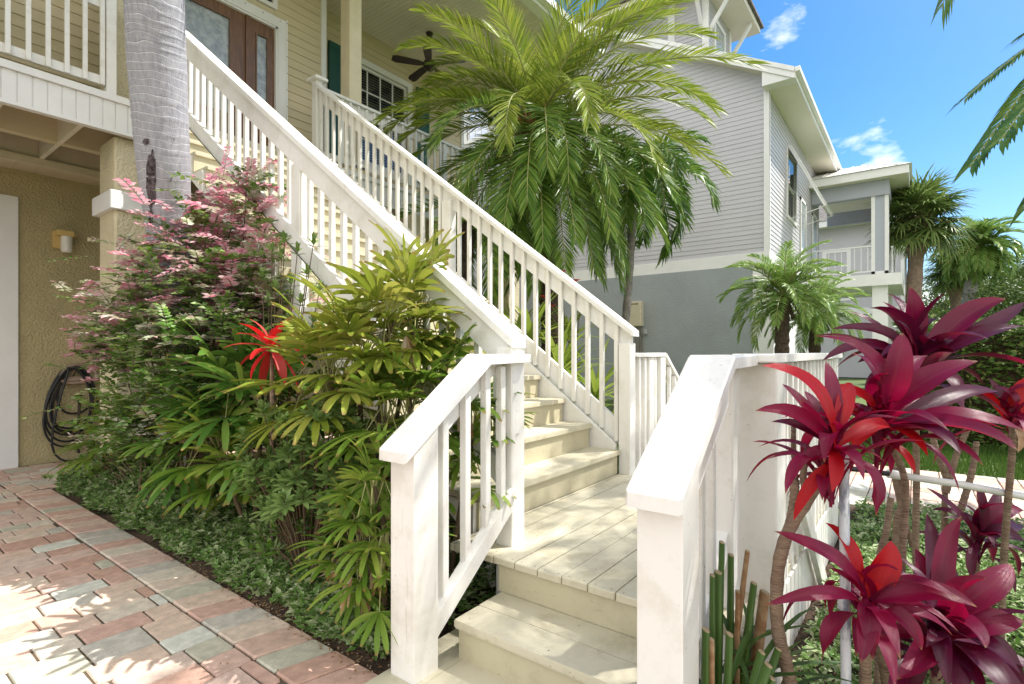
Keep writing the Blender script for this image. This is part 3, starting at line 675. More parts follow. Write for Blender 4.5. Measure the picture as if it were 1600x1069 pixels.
# ============================================================ neighbour's house
NX, NYF = 15.43, 3.15
nb = thing('house', (18, 6, 0), 'grey sided house with blue-grey stucco base beside the palms', 'house')
rk = lambda y: 8.83+(y-3.17)*.548
b = MB(); siding(b, 'X', NX, -1, NYF, 15.0, 4.14, 12.4, fn=lambda z: ((NYF if z < 8.83 else 3.17+(z-8.83)/.548), (15.0 if z < 8.83 else 15.0-(z-8.83)/.548)), holes=[(10.7, 12.1, 4.9, 6.9)])
b.build('side_wall', M['gsiding'], nb)
b = MB(); siding(b, 'Y', NYF, -1, NX, 24.6, 4.14, 8.6, holes=[(18.0, 19.45, 5.62, 7.6), (22.9, 23.9, 4.2, 6.6)]); b.build('front_wall', M['gsiding'], nb)
b = MB(); b.box(NX+.001, NX+.05, NYF+.01, 15, 0, 8.8); b.box(24.6, 24.7, NYF, 15, 0, 8.8); b.box(NX+.05, 18, NYF+.002, NYF+.06, 4.0, 8.8); b.box(19.45, 22.9, NYF+.002, NYF+.06, 4.0, 8.8); b.box(18, 19.45, NYF+.002, NYF+.06, 4, 5.6); b.box(18, 19.45, NYF+.002, NYF+.06, 7.62, 8.8)
b.build('wall_core', M['gsiding'], nb)
b = MB(); b.box(NX-.06, NX+.2, 3.52, 15, -.1, 3.80); b.build('stucco_base', M['gstucco'], nb)
b = MB(); b.box(NX-.045, NX, NYF, 15, 3.79, 4.14); b.box(NX-.045, 25, NYF-.045, NYF, 3.79, 4.14); b.box(NX-.04, NX+.09, NYF-.04, NYF+.005, 4.14, 8.7); b.box(NX-.042, NX-.0, NYF-.04, NYF+.1, 4.14, 8.78)
b.build('trim_band', M['trim'], nb)
b = MB(); b.box(NX-.08, NX+.5, 3.0, 3.515, -.1, 3.785); b.box(NX+.5, 24.6, 3.1, 3.3, -.1, 3.785); b.build('ground_floor_wall', M['trim'], nb)
# gable roof with raked fascia
b = MB()
ys = [2.48, 9.05, 15.7]; zs = [8.45, 8.45+6.57*.548, 8.45]
def rz(y): return 8.655+(min(y, 18.1-y)-2.48)*.548
b.add([(NX-.42, 2.46, rz(2.46)+.02), (25.2, 2.46, rz(2.46)+.02), (25.2, 9.05, rz(9.05)+.02), (NX-.42, 9.05, rz(9.05)+.02), (25.2, 15.64, rz(2.46)+.02), (NX-.42, 15.64, rz(2.46)+.02)], [(0, 1, 2, 3), (3, 2, 4, 5)])
b.add([(NX-.42, 2.46, rz(2.46)-.02), (25.2, 2.46, rz(2.46)-.02), (25.2, 9.05, rz(9.05)-.02), (NX-.42, 9.05, rz(9.05)-.02), (25.2, 15.64, rz(2.46)-.02), (NX-.42, 15.64, rz(2.46)-.02)], [(3, 2, 1, 0), (5, 4, 2, 3)])
b.build('roof', M['roof'], nb)
b = MB()
for s_ in (0, 1):
    f = (lambda y: y) if s_ == 0 else (lambda y: 18.1-y)
    for (x0, x1, t0, t1) in ((NX-.42, NX-.385, -.27, -.02), (NX-.45, NX-.42, -.11, .012)):
        B_ = [(f(2.46), rz(2.46)+t0), (f(9.05), rz(9.05)+t0), (f(9.05), rz(9.05)+t1), (f(2.46), rz(2.46)+t1)]
        b.ext(B_, 0, x0, x1)
b.box(NX-.385, 25.2, 2.44, 2.475, 8.40, 8.66); b.box(NX-.42, 25.2, 2.33, 2.44, 8.53, 8.65, bev=.01)
b.build('roof_fascia', M['trim'], nb)
b = MB(); b.ext([(2.478, 8.405), (3.22, 8.405), (3.22, rz(3.22)-.03), (2.478, rz(2.478)-.03)], 0, NX-.383, NX-.002); b.build('eave_return', M['trim'], nb)
b = MB()
b.add([(NX-.385, 2.48, 8.42), (NX-.385, 9.05, 8.42+6.57*.548), (NX, 9.05, 8.42+6.57*.548), (NX, 2.48, 8.42)], [(0, 1, 2, 3)])
b.add([(NX-.385, 15.6, 8.42), (NX-.385, 9.05, 8.42+6.57*.548), (NX, 9.05, 8.42+6.57*.548), (NX, 15.6, 8.42)], [(0, 3, 2, 1)])
b.box(NX-.0, 25.2, 2.48, 3.15, 8.41, 8.43)
for i in range(60):
    y = 2.5+i*.105; z = 8.412+(y-2.48)*.548; b.add([(NX-.38, y, z), (NX-.38, y+.03, z+.015), (NX-.01, y+.03, z+.015), (NX-.01, y, z)], [(0, 1, 2, 3)])
b.build('soffit', M['ceil'], nb)
window(nb, 'Y', NYF, -1, 18.02, 19.43, 5.64, 7.58, 1, 1, casing=.1)
B = MB()                      # top-hung slatted shutter held out from the window
for i in range(24):
    t = i/24; y = NYF-.06-t*.95; z = 7.72-t*1.95; B.box(18.0, 19.55, y-.045, y, z-.03, z-.012)
for xx in (17.97, 19.55): B.ext([(NYF-.04, 7.74), (NYF-.09, 7.74), (NYF-1.04, 5.75), (NYF-.98, 5.75)], 0, xx, xx+.04)
B.ext([(NYF-.12, 7.74), (NYF-.10, 7.74), (NYF-1.05, 5.77), (NYF-1.07, 5.77)], 0, 18.01, 19.55)
for xx in (18.05, 19.5): B.tube([(xx, NYF-.02, 5.5), (xx, NYF-.99, 5.75)], .012, 6)
B.build('awning_shutter', M['trim'], nb)
for (x0, x1) in ((20.3, 21.2), (22.9, 23.9)):
    B = MB(); B.box(x0-.1, x0, NYF-.05, NYF-.016, 4.16, 6.7); B.box(x1, x1+.1, NYF-.05, NYF-.016, 4.16, 6.7); B.box(x0-.1, x1+.1, NYF-.05, NYF-.016, 6.6, 6.72); B.box(x0, x1, NYF-.04, NYF-.018, 4.16, 5.0)
    q = B.build('porch_door', M['trim'], nb); B = MB(); B.box(x0+.05, x1-.05, NYF-.03, NYF-.02, 5.0, 6.6); B.build('pane', M['frost'], q)
# porch
B = MB(); B.box(22.55, 27.5, .45, NYF-.05, 3.82, 4.16); B.box(22.5, 27.55, .40, .45, 3.78, 4.18); B.box(22.5, 22.55, .45, NYF-.05, 3.78, 4.18); B.build('porch_floor', M['trim'], nb)
B = MB(); B.box(22.62, 22.9, .75, NYF-.02, 6.95, 7.48); B.box(22.9, 27.2, .75, 1.0, 6.95, 7.48); B.box(26.95, 27.2, 1.0, NYF-.02, 6.95, 7.48); B.build('porch_beam', M['gpanel'], nb)
B = MB(); B.box(22.2, 27.6, .25, NYF-.02, 7.485, 7.5)
for i in range(26): y = .3+i*.11; B.box(22.22, 22.6, y, y+.03, 7.47, 7.486)
B.build('porch_soffit', M['ceil'], nb)
B = MB(); B.box(22.17, 22.2, .2, NYF, 7.46, 7.74); B.box(22.2, 27.6, .2, .25, 7.46, 7.74); B.build('porch_fascia', M['trim'], nb)
B = MB(); B.add([(22.1, .12, 7.75), (27.7, .12, 7.75), (24.9, 1.7, 8.75), (24.9, 3.14, 8.75), (22.1, 3.14, 7.75), (27.7, 3.14, 7.75)], [(0, 1, 2), (0, 2, 3, 4), (1, 5, 3, 2), (4, 3, 5), (0, 4, 5, 1)])
for i in range(7): t = i/7; B.tube([(22.15, .5+t*2.6, 7.78), (24.9, max(1.7, .5+t*2.6), 8.77)], .02, 4)
B.build('porch_roof', M['metal'], nb)
for (x, y) in ((22.72, .80), (26.9, .80)):
    B = MB(); w_ = .24; B.box(x, x+.5, y, y+.46, 4.18, 7.48); c_ = B.build('porch_column', M['gpanel'], nb)
    B = MB()
    for a, c2 in ((x-.02, x+.09), (x+.41, x+.52)):
        for y0, y1 in ((y-.02, y+.09), (y+.37, y+.48)): B.box(a, c2, y0, y1, 4.18, 7.2)
    B.box(x-.02, x+.52, y-.02, y+.48, 7.2, 7.35); B.box(x-.02, x+.52, y-.02, y+.48, 4.16, 4.3); B.build('column_trim', M['trim'], c_)
B = MB(); B.box(23.6, 23.9, 1.9, 2.2, 7.38, 7.484); B.build('ceiling_lamp', M['cream'], nb)
def prail(ax, c, a0, a1, par, z=4.16):
    B = MB(); f = (lambda p0, p1, z0, z1, q=.02: B.box(c-q, c+q, p0, p1, z0, z1)) if ax == 'Y' else (lambda p0, p1, z0, z1, q=.02: B.box(p0, p1, c-q, c+q, z0, z1))
    f(a0, a1, z+1.02, z+1.07, .03); f(a0, a1, z+.5 if False else z+.12, z+.17); o = B.build('porch_railing', M['trim'], par); a = a0+.1
    while a < a1:
        B = MB(); (B.box(c-.012, c+.012, a-.012, a+.012, z+.14, z+1.03) if ax == 'Y' else B.box(a-.012, a+.012, c-.012, c+.012, z+.14, z+1.03)); B.build('baluster', M['trim'], o); a += .2
prail('Y', 22.7, 1.28, 3.1, nb); prail('X', .7, 23.3, 26.9, nb)
for (x, y) in ((22.7, .8), (26.9, .8)): B = MB(); B.box(x, x+.45, y, y+.45, 0, 3.82); B.build('porch_post', M['trim'], nb)
# cupola
CX, CY, CZ = 17.0, 5.25, 9.6
B = MB(); siding(B, 'X', CX, -1, CY, CY+3.2, CZ, 12.9); siding(B, 'Y', CY, -1, CX, CX+2.6, CZ, 12.9); B.box(CX+.002, CX+2.6, CY+.002, CY+3.2, CZ, 12.9)
cu = B.build('cupola', M['gsiding'], nb)
B = MB(); B.box(CX-.05, CX+.1, CY-.05, CY+.12, CZ, 12.9); B.box(CX+2.45, CX+2.65, CY-.05, CY+.1, CZ, 12.9); B.box(CX+.7, CX+1.9, CY-.06, CY-.0, 11.0, 11.12); B.box(CX+.7, CX+.82, CY-.06, CY, 11.12, 12.2); B.box(CX+1.78, CX+1.9, CY-.06, CY, 11.12, 12.2); B.box(CX+.7, CX+1.9, CY-.06, CY, 12.2, 12.32)
B.box(CX-.06, CX, CY+1.0, CY+1.22, 11.45, 12.9)
for x in (CX+.15, CX+2.4):
    B.ext([(CY-.02, 11.5), (CY-.02, 11.7), (CY-.75, 12.75), (CY-.75, 12.6)], 0, x, x+.1)
B.ext([(CX-.02, 11.6), (CX-.02, 11.8), (CX-.7, 12.75), (CX-.7, 12.6)], 1, CY+.1, CY+.2)
B.build('cupola_trim', M['trim'], cu)
B = MB(); B.box(CX+.84, CX+1.76, CY-.03, CY-.02, 11.14, 12.18); B.build('cupola_window', M['frost'], cu)
B = MB(); B.box(CX-.85, CX+3.3, CY-.85, CY+4.0, 12.72, 12.9); B.build('cupola_soffit', M['ceil'], cu)
B = MB(); B.box(CX-.95, CX+3.4, CY-.95, CY+4.1, 12.9, 12.98); B.add([(CX-.95, CY-.95, 12.98), (CX+3.4, CY-.95, 12.98), (CX+3.4, CY+4.1, 12.98), (CX-.95, CY+4.1, 12.98), (CX+1.2, CY+1.5, 14.2)], [(0, 1, 4), (1, 2, 4), (2, 3, 4), (3, 0, 4)]); B.build('cupola_roof', M['roof'], cu)
# upper porch of the same house seen beyond ours, with blue-dark window
window(nb, 'X', NX, -1, 10.75, 12.05, 4.95, 6.85, 3, 2, casing=.12)
b = MB(); siding(b, 'X', 14.7, -1, 11.2, 20, 4.14, 12.6, holes=[(12.2, 13.3, 9.2, 10.6)]); siding(b, 'Y', 11.2, -1, 14.7, NX, 4.14, 12.6); b.box(14.702, 14.75, 11.202, 12.2, 0, 12.6); b.box(14.702, 14.75, 13.3, 20, 0, 12.6); b.box(14.702, 14.75, 12.2, 13.3, 0, 9.18); b.box(14.702, 14.75, 12.2, 13.3, 10.62, 12.6); b.box(14.75, 15.4, 11.21, 11.25, 0, 12.6); b.build('rear_wing', M['gsiding'], nb)
b = MB(); b.box(14.2, 18, 10.8, 20, 12.6, 12.9); b.build('wing_eave', M['trim'], nb)
window(nb, 'X', 14.7, -1, 12.25, 13.25, 9.25, 10.55, 3, 2, casing=.12)
# gas water heater on the stucco
wh = thing('water_heater', (NX-.06, 6.85, 2.2), 'beige tankless water heater box mounted on the blue-grey stucco wall', 'water heater')
B = MB(); B.box(NX-.30, NX-.062, 6.62, 7.02, 2.24, 3.0, bev=.02); B.box(NX-.31, NX-.30, 6.76, 6.92, 2.55, 2.9); B.build('cabinet', mat('heater_paint', (.58, .52, .38), .5, var=.1), wh)
B = MB(); B.box(NX-.312, NX-.305, 6.70, 6.95, 2.90, 2.925); B.build('vent', M['dark'], wh)
B = MB()
for k, yy in enumerate((6.68, 6.76, 6.85, 6.94)): B.tube([(NX-.2, yy, 2.24), (NX-.2, yy, 2.05), (NX-.1, yy-.02, 1.9-.1*k), (NX-.1, yy-.02, .3)], .014, 6)
B.build('pipe', mat('copper_pipe', (.25, .17, .11), .5, var=.3), wh)
B = MB(); B.box(NX-.16, NX-.062, 6.5, 6.6, 2.0, 2.14, bev=.01); B.build('junction_box', mat('box_grey', (.4, .4, .4), .5), wh)

# second neighbour farther down the street
h2 = thing('house', (40, 4, 0), 'pale grey two storey house farther down the street behind the porch', 'house')
b = MB(); siding(b, 'X', 36, -1, .6, 12, 3.9, 8.7); siding(b, 'Y', .6, -1, 36, 50, 3.9, 8.7); b.build('wall', M['gsiding'], h2)
b = MB(); b.box(36.01, 50, .61, 12, 0, 8.7); b.build('wall_core', M['gsiding'], h2)
b = MB(); b.box(35.95, 36.12, .53, .7, 3.9, 8.7); b.box(35.94, 50, .53, .6, 3.6, 3.95); b.box(35.94, 36, .6, 12, 3.6, 3.95); b.box(35.1, 51, -.4, -.35, 8.6, 8.95); b.box(35.1, 35.15, -.35, 13, 8.6, 8.95); b.build('trim', M['trim'], h2)
b = MB(); b.box(35.15, 51, -.35, 13, 8.65, 8.7); b.build('soffit', M['ceil'], h2)
b = MB(); b.add([(35.05, -.45, 8.95), (51, -.45, 8.95), (51, 13, 8.95), (35.05, 13, 8.95), (40, 6, 11.5), (46, 6, 11.5)], [(0, 1, 5, 4), (1, 2, 5), (2, 3, 4, 5), (3, 0, 4)]); b.build('roof', M['roof'], h2)
window(h2, 'X', 36, -1, 3.2, 4.2, 4.6, 7.2, 1, 1, casing=.2)

# ============================================================ small things on the house
# garden hose on its hanger
hz, hx = 1.22, 2.02; YW = 9.1
def path_pts(lst, n=60):
    pts = [Vector(p) for p in lst]; out = []
    for i in range(n):
        f = i/(n-1)*(len(pts)-1); k = min(int(f), len(pts)-2); t = f-k
        p0 = pts[max(k-1, 0)]; p1 = pts[k]; p2 = pts[k+1]; p3 = pts[min(k+2, len(pts)-1)]
        out.append(.5*((2*p1)+(-p0+p2)*t+(2*p0-5*p1+4*p2-p3)*t*t+(-p0+3*p1-3*p2+p3)*t**3))
    return out
hs_ = thing('garden_hose', (2.1, 9.0, 0), 'coiled black garden hose hanging on the ochre stucco wall', 'hose')
B = MB(); pts = []
rd = random.Random(2)
loops = [(2.20, .17, .26, .0), (2.17, .20, .36, -.03), (2.14, .23, .45, -.06), (2.16, .17, .42, -.02), (2.10, .29, .56, -.09), (2.18, .21, .33, .0), (2.12, .25, .52, -.06)]
for k, (cx, lw, rz_, sk) in enumerate(loops):
    for i in range(30):
        th = 2*math.pi*(i+k*0)/30; u = math.sin(th); v = math.cos(th); f = i/30; nx = loops[min(k+1, len(loops)-1)]
        L1, L2, L3 = lw+(nx[1]-lw)*f, rz_+(nx[2]-rz_)*f, cx+(nx[0]-cx)*f
        pts.append(Vector((L3+u*L1*(1-.3*v)+sk*(1-v)*.5, YW-.05-.014*k-.012*math.sin(th*2), 1.25-L2+L2*v)))
pts += [Vector((2.02, 8.95, 1.0)), Vector((1.93, 8.93, .6)), Vector((1.90, 8.93, .22)), Vector((1.99, 8.9, .05)), Vector((2.12, 8.93, .02)), Vector((2.35, 8.98, .03)), Vector((2.6, 9.0, .03))]
B.tube(path_pts(pts, 420), .0135, 8); B.build('hose', M['black'], hs_, smooth=True)
hh = thing('hose_hanger', (2.2, 9.08, 1.1), 'beige plastic arched hose hanger fixed to ochre stucco wall', 'hose hanger')
B = MB()
arc = [(2.20+.20*math.cos(R(a)), 9.02, 1.10+.19*math.sin(R(a))) for a in range(-8, 189, 12)]
B.tube(arc, .022, 8); B.tube([(2.01, 9.02, 1.08), (2.1, 8.99, 1.045), (2.3, 8.99, 1.045), (2.39, 9.02, 1.08)], .02, 8)
B.tube([(2.11, 9.06, 1.07), (2.14, 9.05, 1.17), (2.19, 9.03, 1.28)], .016, 6); B.tube([(2.29, 9.06, 1.07), (2.26, 9.05, 1.17), (2.21, 9.03, 1.28)], .016, 6)
B.ext([(2.02, 1.06), (2.38, 1.06), (2.34, 1.13), (2.06, 1.13)], 1, 9.0, 9.07); B.build('hanger', mat('tan_plastic', (.36, .27, .19), .5, var=.1), hh, smooth=True)
tp = thing('hose_tap', (2.19, 9.05, .8), 'small wall tap below the hose hanger', 'tap')
B = MB(); B.tube([(2.19, 9.1, .82), (2.19, 8.98, .82), (2.19, 8.95, .76)], .016, 8); B.tube([(2.15, 9.0, .87), (2.23, 9.0, .87)], .012, 6); B.tube([(2.19, 9.0, .82), (2.19, 9.0, .87)], .008, 6); B.tube([(2.19, 8.96, .75), (2.185, 8.97, .4), (2.19, 8.99, .1)], .018, 8); B.build('tap', M['brownm'], tp)
lm = thing('wall_lamp', (2.0, 9.05, 2.9), 'yellow wall lamp with white glass cylinder on ochre stucco', 'wall lamp')
B = MB(); B.box(1.93, 2.02, 9.03, 9.099, 2.83, 3.06, bev=.008); B.box(1.95, 2.13, 8.90, 9.05, 2.985, 3.06, bev=.01); B.build('bracket', mat('lamp_yellow', (.62, .45, .17), .45), lm)
B = MB(); B.tube([(2.055, 8.96, 2.985), (2.055, 8.96, 2.80)], .062, 20); B.tube([(2.055, 8.96, 2.80), (2.055, 8.96, 2.775)], [.062, .045], 20); B.build('lamp_shade', mat('opal_glass', (.75, .73, .66), .25), lm, smooth=False)
# ceiling fan
fx, fy, fz = 7.05, 7.3, 6.86
fn = thing('ceiling_fan', (fx, fy, fz), 'dark bronze ceiling fan hanging under the porch ceiling', 'ceiling fan')
B = MB(); B.tube([(fx, fy, 7.455), (fx, fy, 7.38)], [.07, .05], 14); B.tube([(fx, fy, 7.38), (fx, fy, fz+.1)], .013, 8); B.tube([(fx, fy, fz+.1), (fx, fy, fz+.05), (fx, fy, fz-.05), (fx, fy, fz-.1)], [.05, .11, .12, .06], 18); B.build('motor', M['brownm'], fn, smooth=True)
for k in range(5):
    a = R(150+72*k); B = MB(); c, s_ = math.cos(a), math.sin(a)
    def q(r, w_, z): return [(fx+c*r-s_*w_, fy+s_*r+c*w_, fz+z+.02*(w_/.07)), (fx+c*r+s_*w_, fy+s_*r-c*w_, fz+z-.02*(w_/.07))]
    r0, r1, r2, r3 = q(.10, .03, 0), q(.22, .06, 0), q(.62, .078, -.01), q(.70, .05, -.01); vs = r0+r1+r2+r3; n = len(vs); vs += [(x, y, z-.012) for x, y, z in vs]
    fs = [(0, 1, 3, 2), (2, 3, 5, 4), (4, 5, 7, 6)]; fs += [tuple(i+n for i in reversed(f)) for f in fs]; fs += [(0, 2, n+2, n), (2, 4, n+4, n+2), (4, 6, n+6, n+4), (1, n+1, n+3, 3), (3, n+3, n+5, 5), (5, n+5, n+7, 7), (6, 7, n+7, n+6), (0, n, n+1, 1)]
    B.add(vs, fs); B.build('blade', M['brownm'], fn)

# ============================================================ leaf materials
G = {}
G['phoenix'] = leafmat('date_palm_leaf', [(.14, .21, .03), (.24, .32, .04), (.37, .41, .07)], .38, .3, brown=.1)
G['phoenixd'] = leafmat('date_palm_leaf_green', [(.08, .17, .025), (.14, .25, .035), (.24, .33, .055)], .38, .3)
G['rach'] = mat('frond_midrib', (.33, .33, .12), .5, var=.2, vscale=6)
G['petiole'] = mat('petiole_base', (.30, .13, .035), .8, col2=(.17, .09, .04), vscale=12, bump=.5)
G['pygmy'] = leafmat('pygmy_palm_leaf', [(0.115, 0.218, 0.046), (0.196, 0.322, 0.069), (0.299, 0.391, 0.103)], .38, .35)
G['sabal'] = leafmat('cabbage_palm_leaf', [(0.084, 0.144, 0.036), (0.144, 0.216, 0.054), (0.228, 0.3, 0.096)], .4, .3, brown=.12)
G['king'] = leafmat('foxtail_palm_leaf', [(.05, .13, .02), (.10, .20, .03), (.19, .28, .05)], .35, .3)
G['rhapis'] = leafmat('lady_palm_leaf', [(.12, .23, .025), (.21, .34, .045), (.37, .46, .08)], .36, .3, stripes=.25, brown=.1)
G['rhapisy'] = leafmat('lady_palm_leaf_yellow', [(.19, .27, .03), (.32, .38, .045), (.44, .44, .09), (.26, .34, .04)], .36, .32, stripes=.25, brown=.12)
G['rhapisd'] = leafmat('lady_palm_leaf_green', [(.08, .20, .03), (.14, .29, .05), (.24, .38, .07)], .36, .3, stripes=.25, brown=.07)
G['dead'] = leafmat('dead_leaf', [(.28, .13, .04), (.40, .25, .12), (.55, .46, .36)], .8, .2)
G['cover'] = leafmat('variegated_jasmine_leaf', [(.08, .17, .03), (.13, .26, .05), (.19, .33, .08), (.10, .20, .04), (.38, .45, .22), (.50, .56, .34)], .42, .3, edge=((.52, .58, .34), .3))
G['bushg'] = leafmat('snow_bush_leaf', [(.08, .19, .025), (.14, .28, .04), (.25, .38, .08), (.40, .47, .26), (.09, .22, .035)], .4, .3, mottle=.2)
G['bushw'] = leafmat('snow_bush_white_leaf', [(.64, .68, .54), (.70, .60, .54), (.34, .44, .18), (.68, .70, .58), (.60, .36, .36)], .45, .35)
G['bushp'] = leafmat('snow_bush_pink_leaf', [(.74, .20, .33), (.80, .42, .52), (.82, .66, .67), (.76, .32, .42), (.80, .56, .61)], .4, .4)
G['pit'] = leafmat('glossy_shrub_leaf', [(0.121, 0.216, 0.054), (0.189, 0.297, 0.081), (0.297, 0.419, 0.135)], .32, .25, rib=(.3, .36, .16))
G['hedge'] = leafmat('variegated_hedge_leaf', [(.05, .11, .02), (.09, .17, .03), (.13, .22, .04), (.07, .14, .025), (.40, .44, .14)], .4, .25)
G['tree'] = leafmat('tree_leaf', [(0.039, 0.072, 0.016), (0.072, 0.124, 0.026), (0.13, 0.195, 0.039)], .45, .3)
G['grass'] = leafmat('grass_blade', [(.045, .10, .015), (.08, .16, .025), (.13, .22, .045)], .5, .3)
G['strap'] = leafmat('strap_leaf', [(0.172, 0.265, 0.034), (0.276, 0.368, 0.057), (0.391, 0.46, 0.092)], .34, .35, stripes=.2)
G['strapd'] = leafmat('cut_strap_leaf', [(0.039, 0.091, 0.019), (0.078, 0.156, 0.033), (0.143, 0.221, 0.046)], .3, .2, stripes=.25)
G['cordm'] = leafmat('cordyline_leaf', [(.12, .002, .032), (.20, .004, .048), (.33, .008, .072)], .34, .36, stripes=.35, tcol=(.72, .006, .07), mottle=.35, spec=.42, rib=(.20, .02, .05), brown=.05)
G['cordr'] = leafmat('cordyline_red_leaf', [(.40, .004, .012), (.55, .008, .016), (.28, .004, .025)], .34, .45, stripes=.3, tcol=(.95, .02, .015), spec=.4)
G['cordd'] = leafmat('cordyline_dark_leaf', [(.055, .003, .024), (.09, .004, .035), (.16, .006, .05)], .32, .28, stripes=.35, tcol=(.45, .008, .05), mottle=.4, spec=.45)
G['rbrom'] = leafmat('red_bract_leaf', [(.55, .012, .015), (.7, .03, .03), (.6, .10, .09)], .35, .35)
G['brown'] = mat('brown_sheath', (.20, .09, .03), .7, col2=(.36, .24, .13), vscale=14, bump=.4)
G['bone'] = mat('cut_end', (.42, .33, .2), .8, var=.3, vscale=30)

def basis(t):
    up = Vector((0, 0, 1)); s = t.cross(up)
    if s.length < 1e-3: s = Vector((1, 0, 0))
    s.normalize(); return s, s.cross(t).normalized()
def frond(mb, base, az, el, Ln, sag, lf, n, w, vee=.35, droop=.25, mi=0, mr=1, start=.12, rr=.014, a0=62, a1=22, twist=0.0, swing=0.0, base_mi=None):
    """feather frond: arching midrib with two ranks of narrow leaflets"""
    S = 16; p = Vector(base); pts = [p.copy()]; T = []
    for i in range(S):
        t = (i+.5)/S; e = el-sag*t**1.25; a = az+swing*t; d = Vector((math.cos(e)*math.cos(a), math.cos(e)*math.sin(a), math.sin(e))); T.append(d); p = p+d*(Ln/S); pts.append(p.copy())
    mb.tube(pts, [rr*(1-.85*i/S)+.0015 for i in range(S+1)], 5, mr if base_mi is None else base_mi)
    for i in range(n):
        t = start+(1-start)*(i+random.random()*.4)/n; f = t*S; k = min(int(f), S-1); q = pts[k].lerp(pts[k+1], f-k); tt = T[k]; sd, nu = basis(tt)
        env = (min(1, (t-start)/.18+.35))*(1-max(0, t-.55)**1.6*1.5); L_ = lf*env*random.uniform(.85, 1.1); an = R(a0+(a1-a0)*t**1.3)
        for sg in (-1, 1):
            dv = vee+random.uniform(-.18, .18)
            d = (tt*math.cos(an)+(sd*sg*math.cos(dv)+nu*math.sin(dv))*math.sin(an)).normalized(); d2 = (d+Vector((0, 0, -droop*random.uniform(.5, 1.5)))).normalized()
            m1 = q+d*L_*.5; m2 = m1+d2*L_*.5; wv = tt.cross(d).cross(d); wv = (tt*.8+nu*random.uniform(-.5, .5)).normalized(); wv = (wv-d*wv.dot(d)).normalized()*w*.5
            mb.add([q-wv*.4, q+wv*.4, m1+wv, m1-wv, m2], [(0, 1, 2, 3), (3, 2, 4)], mi, [(0, 0), (1, 0), (1, .5), (0, .5), (.5, 1)])
def fan(mb, c, d, up, Rr, n, spread, w, mi=0, droop=.5, seg=3, blunt=False, fold=.3, jit=.12):
    """palmate leaf: n blades spread round direction d"""
    d = d.normalized(); s, nu = basis(d); 
    if up is not None: s = d.cross(up).normalized(); nu = s.cross(d).normalized()
    for i in range(n):
        a = (i/(n-1)-.5)*spread+random.uniform(-jit, jit)*.5; dd = (d*math.cos(a)+s*math.sin(a)+nu*random.uniform(-.05, .15)).normalized()
        L_ = Rr*(1-.28*abs(i/(n-1)-.5)*2)*random.uniform(.9, 1.08)
        pr = (lambda t: (.22+.78*min(1, t*2.2))*(1 if t < .8 else 1-(t-.8)*2.6)) if blunt else (lambda t: (.45+.55*min(1, t*2.5))*(1-max(0, t-.35)/.65*.92))
        mb.leaf(c, dd, nu, L_, w, bend=droop*random.uniform(.6, 1.4), fold=fold, seg=seg, prof=pr, mi=mi, across=2 if blunt else 1)
def up_az(az, el): return Vector((math.cos(el)*math.cos(az), math.cos(el)*math.sin(az), math.sin(el)))

# ============================================================ leaning grey palm by the deck
g = P(318, 790, 4.95); g.z = 0
ctrl = [g, P(308, 705, 4.82), P(290, 560, 4.62), P(269, 420, 4.38), P(256, 260, 4.16), P(246, 100, 4.0), P(242, 0, 3.9), P(238, -200, 3.8), P(240, -500, 3.75), P(240, -900, 3.75)]
rads = [.16, .105, .115, .142, .180, .193, .186, .175, .15, .13]
pp = path_pts(ctrl, 420); N = len(pp); rr_ = []
ringm = mat('grey_palm_trunk', (.36, .36, .385), .8, col2=(.27, .27, .30), vscale=7, bump=.5, bscale=30, bdist=.008, stretch=(6, 6, 1))
t = ringm.node_tree; bs = t.nodes['Principled BSDF']
tcn = nn(t, 'ShaderNodeTexCoord'); mpn = nn(t, 'ShaderNodeMapping'); mpn.inputs['Scale'].default_value = (7, 7, 1.6); mpn.inputs['Location'].default_value = (.3, 1.1, .35); t.links.new(tcn.outputs['Object'], mpn.inputs[0])
n1 = nn(t, 'ShaderNodeTexNoise'); n1.inputs['Scale'].default_value = 1.3; n1.inputs['Detail'].default_value = 7; n1.inputs['Roughness'].default_value = .7; t.links.new(mpn.outputs[0], n1.inputs['Vector'])
r1 = nn(t, 'ShaderNodeValToRGB'); r1.color_ramp.elements[0].position = .30; r1.color_ramp.elements[0].color = (.05, .045, .05, 1); r1.color_ramp.elements[1].position = .36; r1.color_ramp.elements[1].color = (1, 1, 1, 1); t.links.new(n1.outputs['Fac'], r1.inputs['Fac'])
# ring scars follow the length of the trunk (V of the UV map)
uvn = nn(t, 'ShaderNodeUVMap'); uvn.uv_map = 'UVMap'; sp = nn(t, 'ShaderNodeSeparateXYZ'); t.links.new(uvn.outputs[0], sp.inputs[0])
n3 = nn(t, 'ShaderNodeTexNoise'); n3.inputs['Scale'].default_value = 1.6; n3.inputs['Detail'].default_value = 3; t.links.new(tcn.outputs['Object'], n3.inputs['Vector'])
m1 = nn(t, 'ShaderNodeMath', operation='MULTIPLY_ADD'); m1.inputs[1].default_value = 17.0; t.links.new(sp.outputs['Y'], m1.inputs[0])
m1b = nn(t, 'ShaderNodeMath', operation='MULTIPLY'); m1b.inputs[1].default_value = 5.5; t.links.new(n3.outputs['Fac'], m1b.inputs[0]); t.links.new(m1b.outputs[0], m1.inputs[2])
m2 = nn(t, 'ShaderNodeMath', operation='FRACT'); t.links.new(m1.outputs[0], m2.inputs[0])
